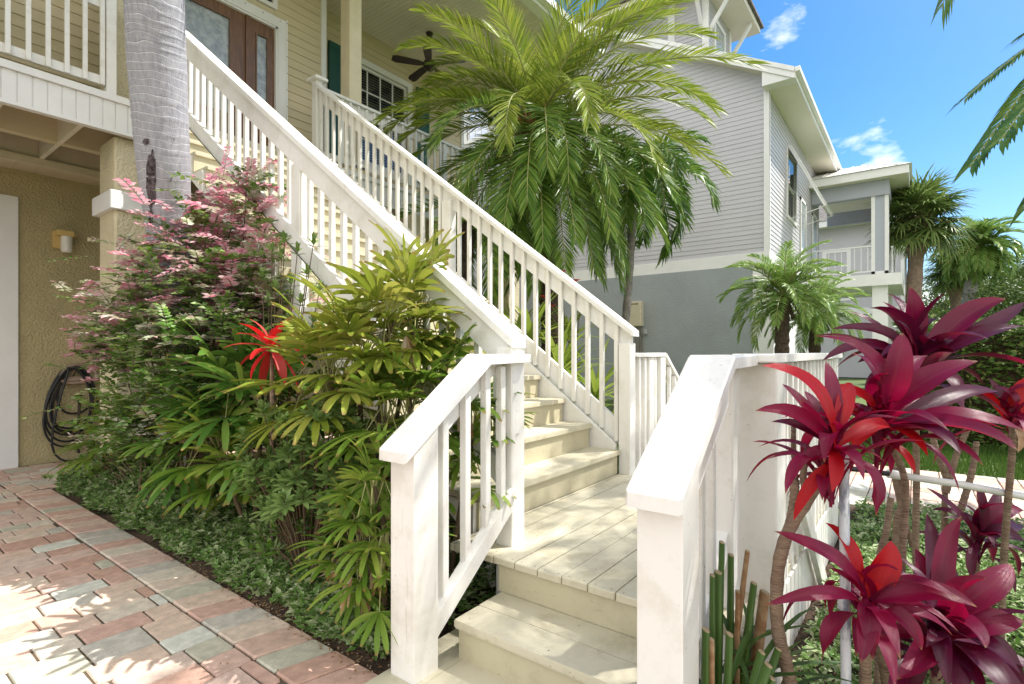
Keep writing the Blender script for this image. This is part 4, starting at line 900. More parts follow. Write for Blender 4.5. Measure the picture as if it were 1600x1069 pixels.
r3 = nn(t, 'ShaderNodeValToRGB'); e_ = r3.color_ramp.elements; e_[0].position = 0; e_[0].color = (.22, .2, .22, 1); e_[1].position = .07; e_[1].color = (1.0, 1, 1, 1); q_ = e_.new(.90); q_.color = (1, 1, 1, 1); q_ = e_.new(.955); q_.color = (1.9, 1.85, 1.85, 1); t.links.new(m2.outputs[0], r3.inputs['Fac'])
old = bs.inputs['Base Color'].links[0].from_socket
for src in (r1.outputs[0], r3.outputs[0]):
    q_ = nn(t, 'ShaderNodeMixRGB', blend_type='MULTIPLY'); q_.inputs['Fac'].default_value = .9 if src == r1.outputs[0] else .85; t.links.new(old, q_.inputs['Color1']); t.links.new(src, q_.inputs['Color2']); old = q_.outputs[0]
t.links.new(old, bs.inputs['Base Color'])
cur_len = 0
for i in range(N):
    f = i/(N-1)*(len(rads)-1); k = min(int(f), len(rads)-2); r_ = rads[k]+(rads[k+1]-rads[k])*(f-k)
    cur_len += (pp[i]-pp[i-1]).length if i else 0
    ph = (cur_len*17) % 1; rr_.append(r_+(.0035 if ph > .86 else 0)+.004*noise.noise(Vector((0, 0, cur_len*3))))
pt_ = thing('palm_tree', g, 'grey ringed palm trunk leaning up in front of the deck corner', 'palm tree')
B = MB(); B.tube(pp, rr_, 28); B.build('trunk', ringm, pt_, smooth=True)
M['rot'] = mat('rotted_bark', (.03, .024, .024), .95, var=.5, vscale=30, bump=1, bscale=70, bdist=.02, col2=(.16, .13, .14))
# rotted dark scars on the bark
for (px, py, dd, wd, hg) in ((237, 292, 4.16, .075, .20), (229, 238, 4.15, .05, .022), (236, 345, 4.22, .04, .05)):
    cc = P(px, py, dd); best = min(range(N), key=lambda i: (pp[i]-cc).length); vs = []; K = 26
    for ring in (1.0, .55):
        for j in range(K):
            a = 2*math.pi*j/K; jj = 1+.45*noise.noise(Vector((a*2.2, px*.1, ring)))
            vs.append(P(px+math.cos(a)*wd*833/dd*ring*jj*.5, py+math.sin(a)*hg*833/dd*ring*jj, dd))
    out2 = []
    for v in vs+[cc]:
        ax = min(range(N), key=lambda i: abs(pp[i].z-v.z)); c_ = pp[ax]; vd = Vector((c_.x, c_.y, 0)).normalized(); sd_ = Vector((vd.y, -vd.x, 0)); vv = v*(c_.xy.length/v.xy.length) if False else v; lat = sd_*((vv-c_).dot(sd_)); fwd = math.sqrt(max(.0005, rr_[ax]**2-lat.length**2))
        w_ = c_+lat-vd*(fwd+.014); w_.z = v.z; out2.append(w_)
    fs = [(j, (j+1) % K, K+(j+1) % K, K+j) for j in range(K)]+[(K+j, K+(j+1) % K, 2*K) for j in range(K)]
    B = MB(); B.add(out2, fs); B.build('bark_scar', M['rot'], pt_)
B = MB(); top = pp[-1]
for i in range(14): frond(B, top, i*2.4, R(60-7*i), 2.6, R(95), .6, 42, .045, rr=.02)
B.build('crown', [G['king'], G['rach']], pt_)

# ============================================================ big date palm behind the stairs
dp = thing('date_palm', (6.5, 4.48, 0), 'large arching date palm behind the stair rail with orange frond bases', 'palm tree')
cc = P(842, 205, 7.9)
B = MB(); pt2 = path_pts([Vector((6.45, 4.9, 0)), P(860, 560, 8.0), P(850, 380, 7.95), P(842, 215, 7.9)], 60)
B.tube(pt2, [.17+.02*math.sin(i*1.9)+(.05 if i > 48 else 0) for i in range(60)], 14); B.build('trunk', M['bark'], dp)
B = MB()
rnd = random.Random(11)
def F_(px, py, az_px, el, Ln, sag, **k):
    pass
st_az = math.atan2(-FW.y, -FW.x)
azr = math.atan2(RT.y, RT.x); azl = math.atan2(-RT.y, -RT.x); azc = math.atan2(-FW.y, -FW.x); azf = YAW
specs = [  # (azimuth relative: 0 right, 90 away, 180 left, 270 towards camera), elevation, length, sag
 (-12, 38, 3.15, 62), (8, 52, 3.1, 88), (-28, 30, 2.6, 80), (20, 60, 2.6, 70), (-8, 66, 2.7, 60), (35, 45, 2.6, 90),
 (178, 46, 2.5, 95), (190, 34, 2.4, 78), (172, 62, 2.3, 95), (200, 60, 2.3, 85), (165, 74, 2.4, 80), (185, 10, 2.0, 55), (195, -5, 1.9, 45),
 (150, 80, 2.6, 60), (60, 78, 2.7, 60), (90, 70, 2.5, 70), (120, 62, 2.6, 80), (30, 74, 2.6, 52), (300, 80, 2.3, 60), (340, 72, 2.5, 75), (230, 76, 2.3, 70), (10, 82, 2.5, 45),
 (-20, 5, 2.3, 65), (-35, -5, 2.5, 60), (-45, -15, 2.6, 60), (-15, -20, 2.6, 55), (5, -12, 2.6, 60), (-60, -18, 2.6, 60), (-80, -25, 2.5, 55), (255, -22, 2.5, 60), (-5, 48, 3.0, 92), (-18, 58, 2.8, 85), (0, 20, 2.9, 70), (15, 35, 2.8, 85), (170, 55, 2.3, 90), (160, 64, 2.4, 75), (182, 30, 2.2, 80), (-40, 62, 2.6, 80), (-60, 70, 2.4, 80), (210, 70, 2.4, 75), (40, 60, 2.6, 75), (75, 66, 2.6, 70), (240, -30, 2.4, 50), (225, -20, 2.3, 55), (270, -35, 2.6, 45), (-100, -10, 2.4, 75),
 (215, 15, 2.1, 90), (205, -30, 2.2, 50), (-50, 18, 2.5, 95), (-70, 30, 2.3, 110), (20, -35, 2.5, 45), (45, -30, 2.5, 50), (80, -20, 2.4, 60), (110, -30, 2.4, 50), (140, -25, 2.3, 50), (-30, -42, 2.6, 40), (250, 20, 2.1, 110), (285, 10, 2.3, 105), (60, 20, 2.5, 90), (130, 25, 2.5, 85), (-75, -45, 2.6, 35), (-60, -50, 2.5, 30), (-90, -55, 2.5, 30), (-110, -48, 2.5, 35), (235, -52, 2.4, 35), (-40, -55, 2.6, 25), (-20, -50, 2.6, 30), (260, -60, 2.4, 20), (-130, -20, 2.3, 60), (-65, 0, 2.4, 85), (-95, 5, 2.2, 95)]
for k, (a, e, L_, sg) in enumerate(specs):
    frond(B, cc+Vector((rnd.uniform(-.08, .08), rnd.uniform(-.08, .08), rnd.uniform(-.15, .1))), azr+R(a), R(e), L_*(1.02 if e > 15 else 1.0), R(sg), .43, 80, .0225, vee=.28, droop=.2, rr=.017, swing=rnd.uniform(-.25, .25), mi=0 if e > 15 else 2)
B.build('crown', [G['phoenix'], G['rach'], G['phoenixd']], dp)
B = MB()
for k in range(46):
    a = rnd.random()*6.28; e = rnd.uniform(-.3, 1.25); d = up_az(a, e); B.tube([cc-Vector((0, 0, .35))+d*.08, cc-Vector((0, 0, .2))+d*.22, cc+d*.42], [.035, .024, .015], 5)
B.build('frond_bases', G['petiole'], dp)
# second, smaller palms in the same planting
def feather_palm(label, cat, base, top, r0, nf, Ln, lf, nl, w, mt, sag=(70, 120), els=(-25, 80), seed=1, name='palm_tree', group=None, bark='bark', vee=.3, droop=.3, skirt=0, rr=.012, trunkrings=False):
    rd = random.Random(seed); o = thing(name, base, label, cat, group); B = MB()
    base = Vector(base); top = Vector(top); mid = (base+top)/2+Vector((rd.uniform(-.1, .1), rd.uniform(-.1, .1), 0))
    B.tube(path_pts([base, mid, top], 40), [r0*(1.15-.25*i/39)+r0*.09*math.sin(i*2.3) for i in range(40)], 12); B.build('trunk', M[bark], o)
    B = MB()
    for i in range(nf):
        t = i/(nf-1); e = els[1]+(els[0]-els[1])*t+rd.uniform(-8, 8); frond(B, top, i*2.39996+rd.uniform(-.2, .2), R(e), Ln*rd.uniform(.85, 1.1), R(rd.uniform(*sag)), lf, nl, w, vee=vee, droop=droop, rr=rr)
    B.build('crown', [G[mt], G['rach']], o)
    if skirt:
        B = MB()
        for i in range(skirt): a = rd.random()*6.28; e = R(rd.uniform(-85, -30)); d = up_az(a, e); B.tube([top-Vector((0, 0, .1)), top+d*.2, top+d*.38+Vector((0, 0, -.15))], [.012, .02, .03 if i % 2 else .006], 5)
        B.build('old_stalks', M['bark'], o)
    return o
b2 = P(958, 700, 9.6); b2.z = 0
feather_palm('drooping green palm with thin ringed grey trunk against grey siding', 'palm tree', b2, P(1035, 262, 9.6), .085, 22, 1.75, .5, 44, .035, 'king', sag=(100, 150), els=(-10, 75), seed=4, bark='pt', droop=.7) if False else None
M['gtrunk'] = mat('thin_palm_trunk', (.30, .28, .25), .85, var=.4, vscale=12, bump=.5, bscale=30)
feather_palm('drooping green palm with thin grey trunk against the grey siding', 'palm tree', b2, P(992, 285, 9.6), .07, 28, 1.65, .5, 46, .035, 'king', sag=(95, 150), els=(-15, 72), seed=4, bark='gtrunk', droop=.6)
b3 = P(722, 600, 7.2); b3.z = 0
o3 = feather_palm('rough brown palm stem behind the upper stair balusters', 'palm tree', b3, P(735, 330, 7.2), .11, 12, 1.5, .34, 44, .024, 'phoenixd', sag=(60, 100), els=(-50, 10), seed=8, droop=.2)
feather_palm('bright green pygmy date palm in front of the white ground floor wall', 'palm tree', Vector((*P(1222, 700, 10.5).xy, 0)), P(1224, 462, 10.5), .13, 44, 1.25, .28, 44, .022, 'pygmy', sag=(60, 100), els=(-18, 85), seed=3, skirt=26, droop=.35)
feather_palm('smaller pygmy date palm just right of the bright pygmy palm', 'palm tree', Vector((*P(1276, 700, 11.5).xy, 0)), P(1276, 488, 11.5), .12, 34, 1.15, .26, 40, .022, 'pygmy', sag=(60, 100), els=(-18, 80), seed=5, skirt=22, droop=.35)
# palm at the right edge whose fronds hang into the sky
rp_ = feather_palm('palm at the right edge hanging long green fronds into the sky', 'palm tree', Vector((8.3, -3.1, 0)), Vector((8.55, -2.75, 4.75)), .12, 5, 1.6, .55, 40, .05, 'king', sag=(60, 90), els=(30, 80), seed=6, bark='gtrunk')
B = MB(); ct = Vector((8.55, -2.75, 4.75))
def to(px, py, d): return P(px, py, d)
def frond_to(B, base, tip, rise, lf, n, w, mi=0, droop=.3, vee=.25, S=18, rr=.02):
    """frond arching from base over to tip"""
    base = Vector(base); tip = Vector(tip); pts = []
    for i in range(S+1):
        t = i/S; p = base.lerp(tip, t)+Vector((0, 0, 1))*rise*4*t*(1-t)*(1-.25*t); pts.append(p)
    B.tube(pts, [rr*(1-.85*i/S)+.002 for i in range(S+1)], 5, 1)
    for i in range(n):
        t = .15+.85*(i+.3*random.random())/n; f = t*S; k = min(int(f), S-1); q = pts[k].lerp(pts[k+1], f-k); tt = (pts[k+1]-pts[k]).normalized(); sd, nu = basis(tt)
        L_ = lf*(1-max(0, t-.5)**1.5*1.3)*random.uniform(.85, 1.1); an = R(68-36*t)
        for sg in (-1, 1):
            d = (tt*math.cos(an)+(sd*sg*math.cos(vee)+nu*math.sin(vee))*math.sin(an)).normalized(); d2 = (d+Vector((0, 0, -droop))).normalized(); m1 = q+d*L_*.5; m2 = m1+d2*L_*.5
            wv = (tt-d*tt.dot(d)).normalized()*w*.5; B.add([q-wv*.4, q+wv*.4, m1+wv, m1-wv, m2], [(0, 1, 2, 3), (3, 2, 4)], mi, [(0, 0), (1, 0), (1, .5), (0, .5), (.5, 1)])
for (px, py, d, rise, n) in ((1515, 262, 4.9, 1.0, 60), (1512, 150, 5.3, .62, 56), (1560, 225, 4.7, .85, 56), (1590, 60, 5.6, .45, 50), (1600, 330, 5.4, .9, 50)): frond_to(B, ct, P(px, py, d), rise, .46, n+22, .05, vee=.05, droop=.45)
B.build('frond', [G['king'], G['rach']], rp_)
# tall palm standing out of view: its crown throws the dappled shade on the landing
tall = feather_palm('tall palm whose single frond tip hangs in at the top edge', 'palm tree', Vector((8.1, -2.6, 0)), Vector((7.5, -2.0, 8.4)), .15, 9, 1.9, .5, 26, .035, 'king', sag=(70, 110), els=(-10, 60), seed=16, bark='gtrunk')
feather_palm('tall slender palm shading the near right handrail', 'palm tree', Vector((5.9, -3.0, 0)), Vector((5.35, -2.25, 8.0)), .15, 13, 1.9, .5, 30, .035, 'king', sag=(70, 110), els=(-10, 60), seed=19, bark='gtrunk')
B = MB(); frond_to(B, Vector((7.5, -2.0, 8.4)), P(1470, 15, 6.6), .9, .6, 60, .05, droop=.8, vee=-.1); B.build('frond', [G['king'], G['rach']], tall)
# cabbage palms by the far house
def cabbage(label, base, top, r0, Rr, seed, nf=58, lean=None, mt='sabal'):
    rd = random.Random(seed); o = thing('cabbage_palm', base, label, 'palm tree'); B = MB(); base = Vector(base); top = Vector(top)
    B.tube(path_pts([base, (base+top)/2, top], 30), [r0*(1.1-.15*i/29)*(1.45 if i > 22 else 1)+r0*.05*math.sin(i*2.1) for i in range(30)], 12); B.build('trunk', M['sabt'], o)
    B = MB()
    for i in range(70):
        a = i*2.4; z = rd.uniform(.05, 1.0)*Rr*.5; d = up_az(a, R(35)); q = top-Vector((0, 0, z)); B.tube([q+Vector((math.cos(a), math.sin(a), 0))*r0*1.2, q+d*r0*3.0], [.05, .03], 4)
    B.build('boots', M['bark'], o)
    B = MB()
    for i in range(nf):
        t = i/(nf-1); e = R(85-125*t+rd.uniform(-10, 10)); a = i*2.39996; d = up_az(a, e); pl_ = Rr*rd.uniform(.42, .6); q = top+d*pl_-Vector((0, 0, .06*Rr)); B.tube([top, top+d*pl_*.6, q], [.02, .016, .012], 4, 1)
        fan(B, q, (d-Vector((0, 0, .25))).normalized(), None, Rr*.58, 30, R(290), .085*Rr/2, droop=.75, seg=3, fold=.1)
    B.build('crown', [G[mt], G['rach']], o); return o
M['sabt'] = mat('cabbage_palm_trunk', (.27, .19, .14), .9, var=.35, vscale=8, bump=1, bscale=25)
cabbage('round headed cabbage palm beside the neighbouring porch', Vector((*P(1420, 600, 20).xy, 0)), P(1434, 345, 20), .25, 1.9, 1)
cabbage('cabbage palm with straight brown trunk, left of the pair by the oaks', Vector((*P(1503, 600, 25).xy, 0)), P(1490, 425, 25), .22, 1.6, 2, nf=46)
sylv = feather_palm('feathery palm with pale leaning trunk beyond the red leaves', 'palm tree', Vector((*P(1495, 640, 22).xy, 0)), P(1528, 385, 22), .24, 54, 1.75, .5, 40, .05, 'pygmy', sag=(60, 110), els=(-40, 85), seed=12, bark='gtrunk', droop=.3, rr=.03)

# ============================================================ shrubs and beds
def stems(mb, base, tips, r=.012, mi=0):
    for tp_ in tips:
        m_ = Vector(base).lerp(tp_, .5)+Vector((random.uniform(-.05, .05), random.uniform(-.05, .05), .03)); mb.tube([base, m_, tp_], [r, r*.75, r*.5], 6, mi)
def lady_palm(label, base, heads, mt, seed, nleaf=8, R_=.34, w=.04, blades=9, dead=0, group='clumps of lady palm in the left bed', dirbias=None, spread=150):
    random.seed(seed); o = thing('lady_palm', base, label, 'palm', group); base = Vector(base); S = MB(); B = MB(); D = MB()
    for h in heads:
        h = Vector(h); b0 = base+Vector((random.uniform(-.1, .1), random.uniform(-.1, .1), 0)); b0.z = 0
        S.tube([b0, b0.lerp(h, .5)+Vector((random.uniform(-.03, .03), random.uniform(-.03, .03), 0)), h], [.016, .015, .014], 7)
        nleaf_ = int(nleaf*1.5)
        for i in range(nleaf_):
            a = i*2.39996+random.random()*.5; e = R(70-95*i/nleaf_+random.uniform(-12, 12)); d = up_az(a, e)
            if dirbias is not None: d = (d+dirbias*.5).normalized()
            pe = R_*random.uniform(.5, .9); q = h+Vector((0, 0, -.018*i))+d*pe; S.tube([h+Vector((0, 0, -.018*i)), h+d*pe*.5+Vector((0, 0, .02)), q], [.005, .004, .003], 4, 1)
            fan(B, q, (d+Vector((0, 0, -.12))).normalized(), None, R_*random.uniform(.8, 1.25), blades, R(spread+15), w*.86, droop=.6, seg=6, blunt=True, fold=.4)
    for k in range(dead):
        h = Vector(random.choice(heads)); a = random.random()*6.28; q = h+up_az(a, R(-35))*.2; fan(D, q, Vector((math.cos(a)*.4, math.sin(a)*.4, -1)), None, R_*.8, 5, R(50), w*.7, droop=.2, seg=4, blunt=True)
    S.build('stem', [M['twig'], G['rach']], o); B.build('foliage', G[mt], o, smooth=True)
    if dead: D.build('dead_leaves', G['dead'], o)
    return o
lady_palm('tall yellowish lady palm rising in front of the stair rail', (2.02, 2.62, 0), [P(612, 495, 3.15), P(560, 550, 3.1), P(652, 472, 3.3), P(515, 575, 3.2)], 'rhapisy', 21, 10, .30, .044, 10, dead=5)
lady_palm('lady palm holding one leafy head close under the handrail, left of the small flight', (2.2, 2.5, 0), [P(708, 520, 3.3)], 'rhapisy', 25, 5, .20, .04, 10)
lady_palm('lady palm with upright green leaves just left of the step railing', (2.05, 2.25, 0), [P(640, 620, 3.0), P(690, 600, 3.1), P(600, 650, 3.0)], 'rhapis', 22, 9, .28, .045, 9, dead=3)
lady_palm('broad green lady palm between the palm trunk and the glossy shrub', (2.0, 3.9, 0), [P(365, 600, 3.95), P(410, 640, 3.8), P(330, 660, 4.1), P(440, 590, 4.1)], 'rhapisd', 23, 10, .36, .05, 10)
lady_palm('low lady palm with pleated leaves spilling towards the drive, left of the glossy shrub', (1.85, 3.55, 0), [P(345, 690, 3.8), P(385, 720, 3.7)], 'rhapis', 24, 8, .30, .05, 10)
lady_palm('dense lady palm pressed against the near white post', (1.85, 2.1, 0), [P(585, 760, 2.7), P(560, 830, 2.75), P(600, 850, 2.6)], 'rhapis', 26, 9, .21, .030, 9, dead=3)
lady_palm('small lady palm poking between the step railing balusters', (2.25, 2.1, 0), [P(730, 720, 3.05), P(745, 650, 3.1)], 'rhapis', 27, 7, .22, .036, 8, dead=2)
lady_palm('lady palm at the pillar foot reaching towards the hose', (1.85, 6.6, 0), [P(222, 665, 5.5), P(250, 640, 5.6), P(205, 685, 5.4)], 'rhapis', 28, 8, .36, .045, 10, dead=5)
# dead orange fan low in the bed
o = thing('dead_fan_leaf', P(572, 900, 2.72), 'dried orange fan leaf standing in the ground cover', 'dead leaf'); B = MB(); random.seed(3)
s0 = P(572, 985, 2.7); s0.z = max(s0.z, 0.02); B.tube([s0, P(570, 900, 2.72), P(568, 850, 2.75)], [.012, .010, .008], 7); fan(B, P(572, 915, 2.7), Vector((-.1, 0, -1)), FW*-1, .15, 9, R(75), .014, droop=.1, seg=3, blunt=True); fan(B, P(530, 890, 2.75), -RT+Vector((0, 0, -.4)), FW*-1, .12, 6, R(80), .01, droop=.3, seg=3); B.build('dry_leaf', G['dead'], o)

def snow_bush():
    random.seed(41); o = thing('snow_bush', (1.95, 5.0, 0), 'snow bush with pink and white variegated sprays around the palm trunk', 'shrub')
    S = MB(); Bg = MB(); Bw = MB(); Bp = MB()
    heads = [(290, 350, 4.6), (370, 300, 4.55), (385, 270, 4.5), (340, 380, 4.5), (410, 350, 4.5), (250, 375, 4.6), (200, 400, 4.7), (170, 470, 4.7), (150, 510, 4.75), (215, 450, 4.6), (300, 440, 4.45), (250, 460, 4.5), (340, 470, 4.4), (390, 450, 4.4), (270, 520, 4.5), (210, 515, 4.6), (330, 550, 4.4), (245, 590, 4.6), (300, 600, 4.5), (380, 520, 4.4), (225, 600, 4.6), (260, 420, 4.7), (430, 420, 4.4), (240, 640, 4.7), (360, 420, 4.6), (320, 330, 4.7), (400, 480, 4.6), (205, 500, 4.9), (280, 480, 4.9), (350, 510, 4.9)]
    base = Vector((1.98, 4.95, 0))
    for (px, py, d) in heads:
        px, py = (px+30 if px < 205 else px), py+22; d, py = (d-.38, py+22) if 215 < px < 345 else (d, py); gs = .12 if px < 205 else .17
        c = P(px, py, d); m = base.lerp(c, .5)+Vector((random.uniform(-.15, .15), random.uniform(-.15, .15), .1)); b0 = base+Vector((random.uniform(-.25, .25), random.uniform(-.5, .5), 0)); S.tube([b0, m, c], [.012, .008, .004], 5)
        nt_ = 58
        for k in range(nt_):
            st_ = c+Vector((random.gauss(0, gs), random.gauss(0, gs), random.gauss(-.08, .14))); dd = (Vector((random.gauss(0, 1), random.gauss(0, 1), random.uniform(-.15, .9)))).normalized(); Lt = random.uniform(.14, .3)
            edge = (py < 430 or px < 190) ; pk = random.random()
            if py < 430 or px < 195: tgt = Bp if pk < .5 else (Bw if pk < .72 else Bg)
            elif py < 470: tgt = Bp if pk < .16 else (Bw if pk < .62 else Bg)
            elif py < 560: tgt = Bp if pk < .08 else (Bw if pk < .28 else Bg)
            else: tgt = Bw if pk < .12 else Bg
            pts = [st_+dd*Lt*i/4+Vector((0, 0, -.05*(i/4)**2)) for i in range(5)]; S.tube(pts, [.0025, .002, .002, .0015, .001], 3)
            nl = 9; ps = []; ds = []
            sd, nu = basis(dd)
            for i in range(nl):
                t = (i+.5)/nl
                for sg in (-1, 1):
                    ps.append(st_+dd*Lt*t+Vector((0, 0, -.05*t*t))); v = (dd*.35+sd*sg*.9+nu*random.uniform(-.3, .4)); ds.append(v)
            ps = np.array([tuple(q) for q in ps]); ds = np.array([tuple(q) for q in ds]); nr = np.tile(np.array(tuple((nu+Vector((0, 0, .5))).normalized())), (len(ps), 1))+rng.normal(size=(len(ps), 3))*.25
            sz = random.uniform(.040, .066); cloud(tgt, ps, ds, nr, sz*rng.uniform(.8, 1.15, len(ps)), sz*.62)
    S.build('stem', M['twig'], o); Bg.build('green_leaves', G['bushg'], o); Bw.build('white_leaves', G['bushw'], o); Bp.build('pink_leaves', G['bushp'], o)
snow_bush()
def whorl_shrub(label, base, pts_, seed, mt='pit', sz=.075, nw=9, group=None):
    random.seed(seed); o = thing('shrub', base, label, 'shrub', group); S = MB(); B = MB(); base = Vector(base)
    for q in pts_:
        m = base.lerp(q, .55)+Vector((0, 0, .06)); S.tube([base, m, q], [.009, .006, .003], 5); ax = ((q-m).normalized()+Vector((0, 0, .5))).normalized(); sd, nu = basis(ax)
        for ring in range(3):
            for i in range(nw):
                a = i*2.399+ring; e = (.25, .75, 1.25)[ring]; d = (ax*math.cos(e)+(sd*math.cos(a)+nu*math.sin(a))*math.sin(e)); B.leaf(q-ax*.02*ring, d, ax, sz*random.uniform(.8, 1.2)*(.75+.15*ring), sz*.36, bend=.3, fold=.2, seg=3, across=2)
    S.build('stem', M['twig'], o); B.build('foliage', G[mt], o, smooth=True); return o
random.seed(5)
wp = [P(random.uniform(370, 580), random.uniform(635, 800), random.uniform(2.85, 3.2)) for _ in range(120)]
wp = [q for q in wp if q.x > 1.5]
whorl_shrub('glossy grey-green shrub with whorled leaves left of the near post', (1.85, 3.0, 0), wp, 51, 'pit', .082)
wp = [P(random.uniform(300, 600), random.uniform(800, 870), random.uniform(2.9, 3.3)) for _ in range(60)]; wp = [q for q in wp if q.x > 1.6 and q.z > .08]
whorl_shrub('low dark leafy undergrowth beneath the glossy shrub', (1.8, 2.9, 0), wp, 53, 'bushg', .07, 5)
wp = [P(x, y, 3.9) for x, y in ((490, 378), (465, 390), (440, 400), (480, 425), (455, 440), (500, 450), (430, 450), (470, 470), (445, 375), (425, 390), (490, 500), (450, 500), (420, 470), (410, 430))]
whorl_shrub('bright green sprig with holly-like leaves against the white stair skirt', (2.05, 3.8, 0), wp, 54, 'pit', .085, 4)
wp = [P(random.uniform(120, 330), random.uniform(690, 745), random.uniform(5.0, 5.9)) for _ in range(70)]; wp = [q for q in wp if q.x > 1.65]
whorl_shrub('low dark green plants at the foot of the snow bush', (1.9, 5.6, 0), wp, 55, 'bushg', .07, 5)
# red bract plant
o = thing('red_cordyline', P(428, 700, 3.85), 'small bright red rosette glowing beside the yellowish lady palm', 'plant'); B = MB(); random.seed(9); c = P(425, 545, 3.5)
B.tube([Vector((c.x, c.y, 0)), c], .014, 7, 1)
for i in range(20): d = up_az(i*2.4, R(75-6.5*i+random.uniform(-8, 8))); B.leaf(c, d, Vector((0, 0, 1)), random.uniform(.24, .36), .065, bend=.8, fold=.25, seg=6)
B.build('leaf_rosette', [G['rbrom'], M['stem']], o, smooth=True)
# strap leaved plants behind the right hand rail
def strap_plant(label, base, h, Ln, w, n, seed, mt='strap', group='strap leaved plants behind the stairs', tiers=3):
    random.seed(seed); o = thing('strap_leaf_plant', base, label, 'plant', group); B = MB(); S = MB(); base = Vector(base); S.tube([base, base+Vector((0, 0, h))], .02, 6)
    for k in range(tiers):
        q = base+Vector((random.uniform(-.12, .12), random.uniform(-.12, .12), h*(1-.33*k)))
        for i in range(n): B.leaf(q, up_az(i*2.4+k, R(82-70*i/n)), Vector((0, 0, 1)), Ln*random.uniform(.8, 1.1), w, bend=random.uniform(.5, 1.2), fold=.25, seg=6, prof=lambda t: (.5+.5*min(1, t*3))*(1-max(0, t-.5)*1.9+.02))
    S.build('stem', M['twig'], o); B.build('foliage', G[mt], o, smooth=True)
for k, (px, d, h, Ln, lab) in enumerate(((835, 6.2, 1.55, .8, 'tall strap leaved plant behind the stair rail, beside the date palm trunk'), (875, 5.9, 1.2, .75, 'strap leaved plant behind the middle lower balusters'), (915, 5.7, .95, .7, 'lower strap leaved plant behind the last balusters'), (800, 6.8, 1.5, .8, 'strap leaved plant seen behind the highest visible treads'), (890, 7.0, 1.6, .7, 'yellow-green strap leaved plant under the red flowers'), (948, 5.6, .5, .55, 'short strap leaved plant next to the newel post'), (858, 5.5, .6, .6, 'strap leaved plant beside the third tread'))):
    q = P(px, 600, d); strap_plant(lab, (q.x, q.y, 0), h, Ln, .055, 22, 60+k)
o = thing('hibiscus', (*P(890, 600, 7.3).xy, 0), 'shrub with red flowers showing over the stair handrail', 'shrub'); B = MB(); S = MB(); random.seed(14); base = Vector((*P(890, 600, 7.3).xy, 0))
for (px, py) in ((878, 426), (908, 462), (850, 465), (862, 480), (899, 440)):
    c = P(px, py, 6.6); S.tube([base, base.lerp(c, .6)+Vector((0, 0, .2)), c], [.012, .008, .004], 5)
    B = MB()
    for i in range(5): B.leaf(c, up_az(i*1.257, R(35)), Vector((0, 0, 1)), .07, .07, bend=.7, fold=.1, seg=4)
    B.build('flower', G['rbrom'], o)
S.build('stem', M['twig'], o)

# ground cover, soil litter and lawn
def cover(name, polyf, n, zf, sz, mt, seed, xr, yr, kind='stuff', up=.5):
    r = np.random.default_rng(seed); x = r.uniform(*xr, n); y = r.uniform(*yr, n); k = polyf(x, y); x = x[k]; y = y[k]
    h = np.array([zf(a, b) for a, b in zip(x, y)]); z = h*np.sqrt(r.random(len(x)))
    d = r.normal(size=(len(x), 3)); d[:, 2] = np.abs(d[:, 2])*.4+.1; nr = r.normal(size=(len(x), 3))*.45; nr[:, 2] += 1; B = MB()
    s_ = sz*r.uniform(.7, 1.25, len(x)); cloud(B, np.stack([x, y, z], 1), d, nr, s_, s_*.55); o = B.build(name, G[mt]); tag(o, kind=kind); return o
nzf = lambda x, y, f, s=0: noise.noise(Vector((x*f, y*f, s)))
o = cover('variegated_ground_cover', lambda x, y: (x > 1.585+.03*np.sin(y*7)) & ~((x > 1.5) & (y < 1.93)), 60000, lambda x, y: max(.03, min(.24, (x-1.55)*.8+.05)*(1+.8*nzf(x, y, 5))+(.04 if x > 1.8 else 0)), .052, 'cover', 1, (1.56, 2.5), (1.93, 7.38))
tag(o, 'low variegated jasmine ground cover along the paver border', 'ground cover')
o = cover('ground_cover', lambda x, y: (y < .42) | (x > 5.3), 46000, lambda x, y: .10+.10*nzf(x, y, 3, 4), .045, 'cover', 2, (2.0, 6.0), (-2.6, .42)); tag(o, 'green and yellow ground cover under the cordylines', 'ground cover')
def grass(name, n, xr, yr, seed, hgt=.06):
    r = np.random.default_rng(seed); x = r.uniform(*xr, n); y = r.uniform(*yr, n); B = MB(); V = []; a = r.uniform(0, 6.28, n); h = hgt*r.uniform(.6, 1.3, n); lx = r.normal(0, .02, n); ly = r.normal(0, .02, n); wd = .006
    b0 = len(B.v)
    for i in range(n):
        c, s_ = math.cos(a[i])*wd, math.sin(a[i])*wd; B.v += [(x[i]-c, y[i]-s_, -.05), (x[i]+c, y[i]+s_, -.05), (x[i]+lx[i], y[i]+ly[i], -.03+h[i])]; j = b0+3*i; B.f.append((j, j+1, j+2))
    B.m = [0]*n; B.uv = [(0, 0), (1, 0), (.5, 1)]*n; o = B.build(name, G['grass']); tag(o, 'short green lawn grass beyond the walkway', 'grass', kind='stuff'); return o
grass('grass', 60000, (8.4, 14), (-6, 2.8), 3, .09)
grass('grass', 16000, (5.9, 9), (2.66, 6), 4, .09)
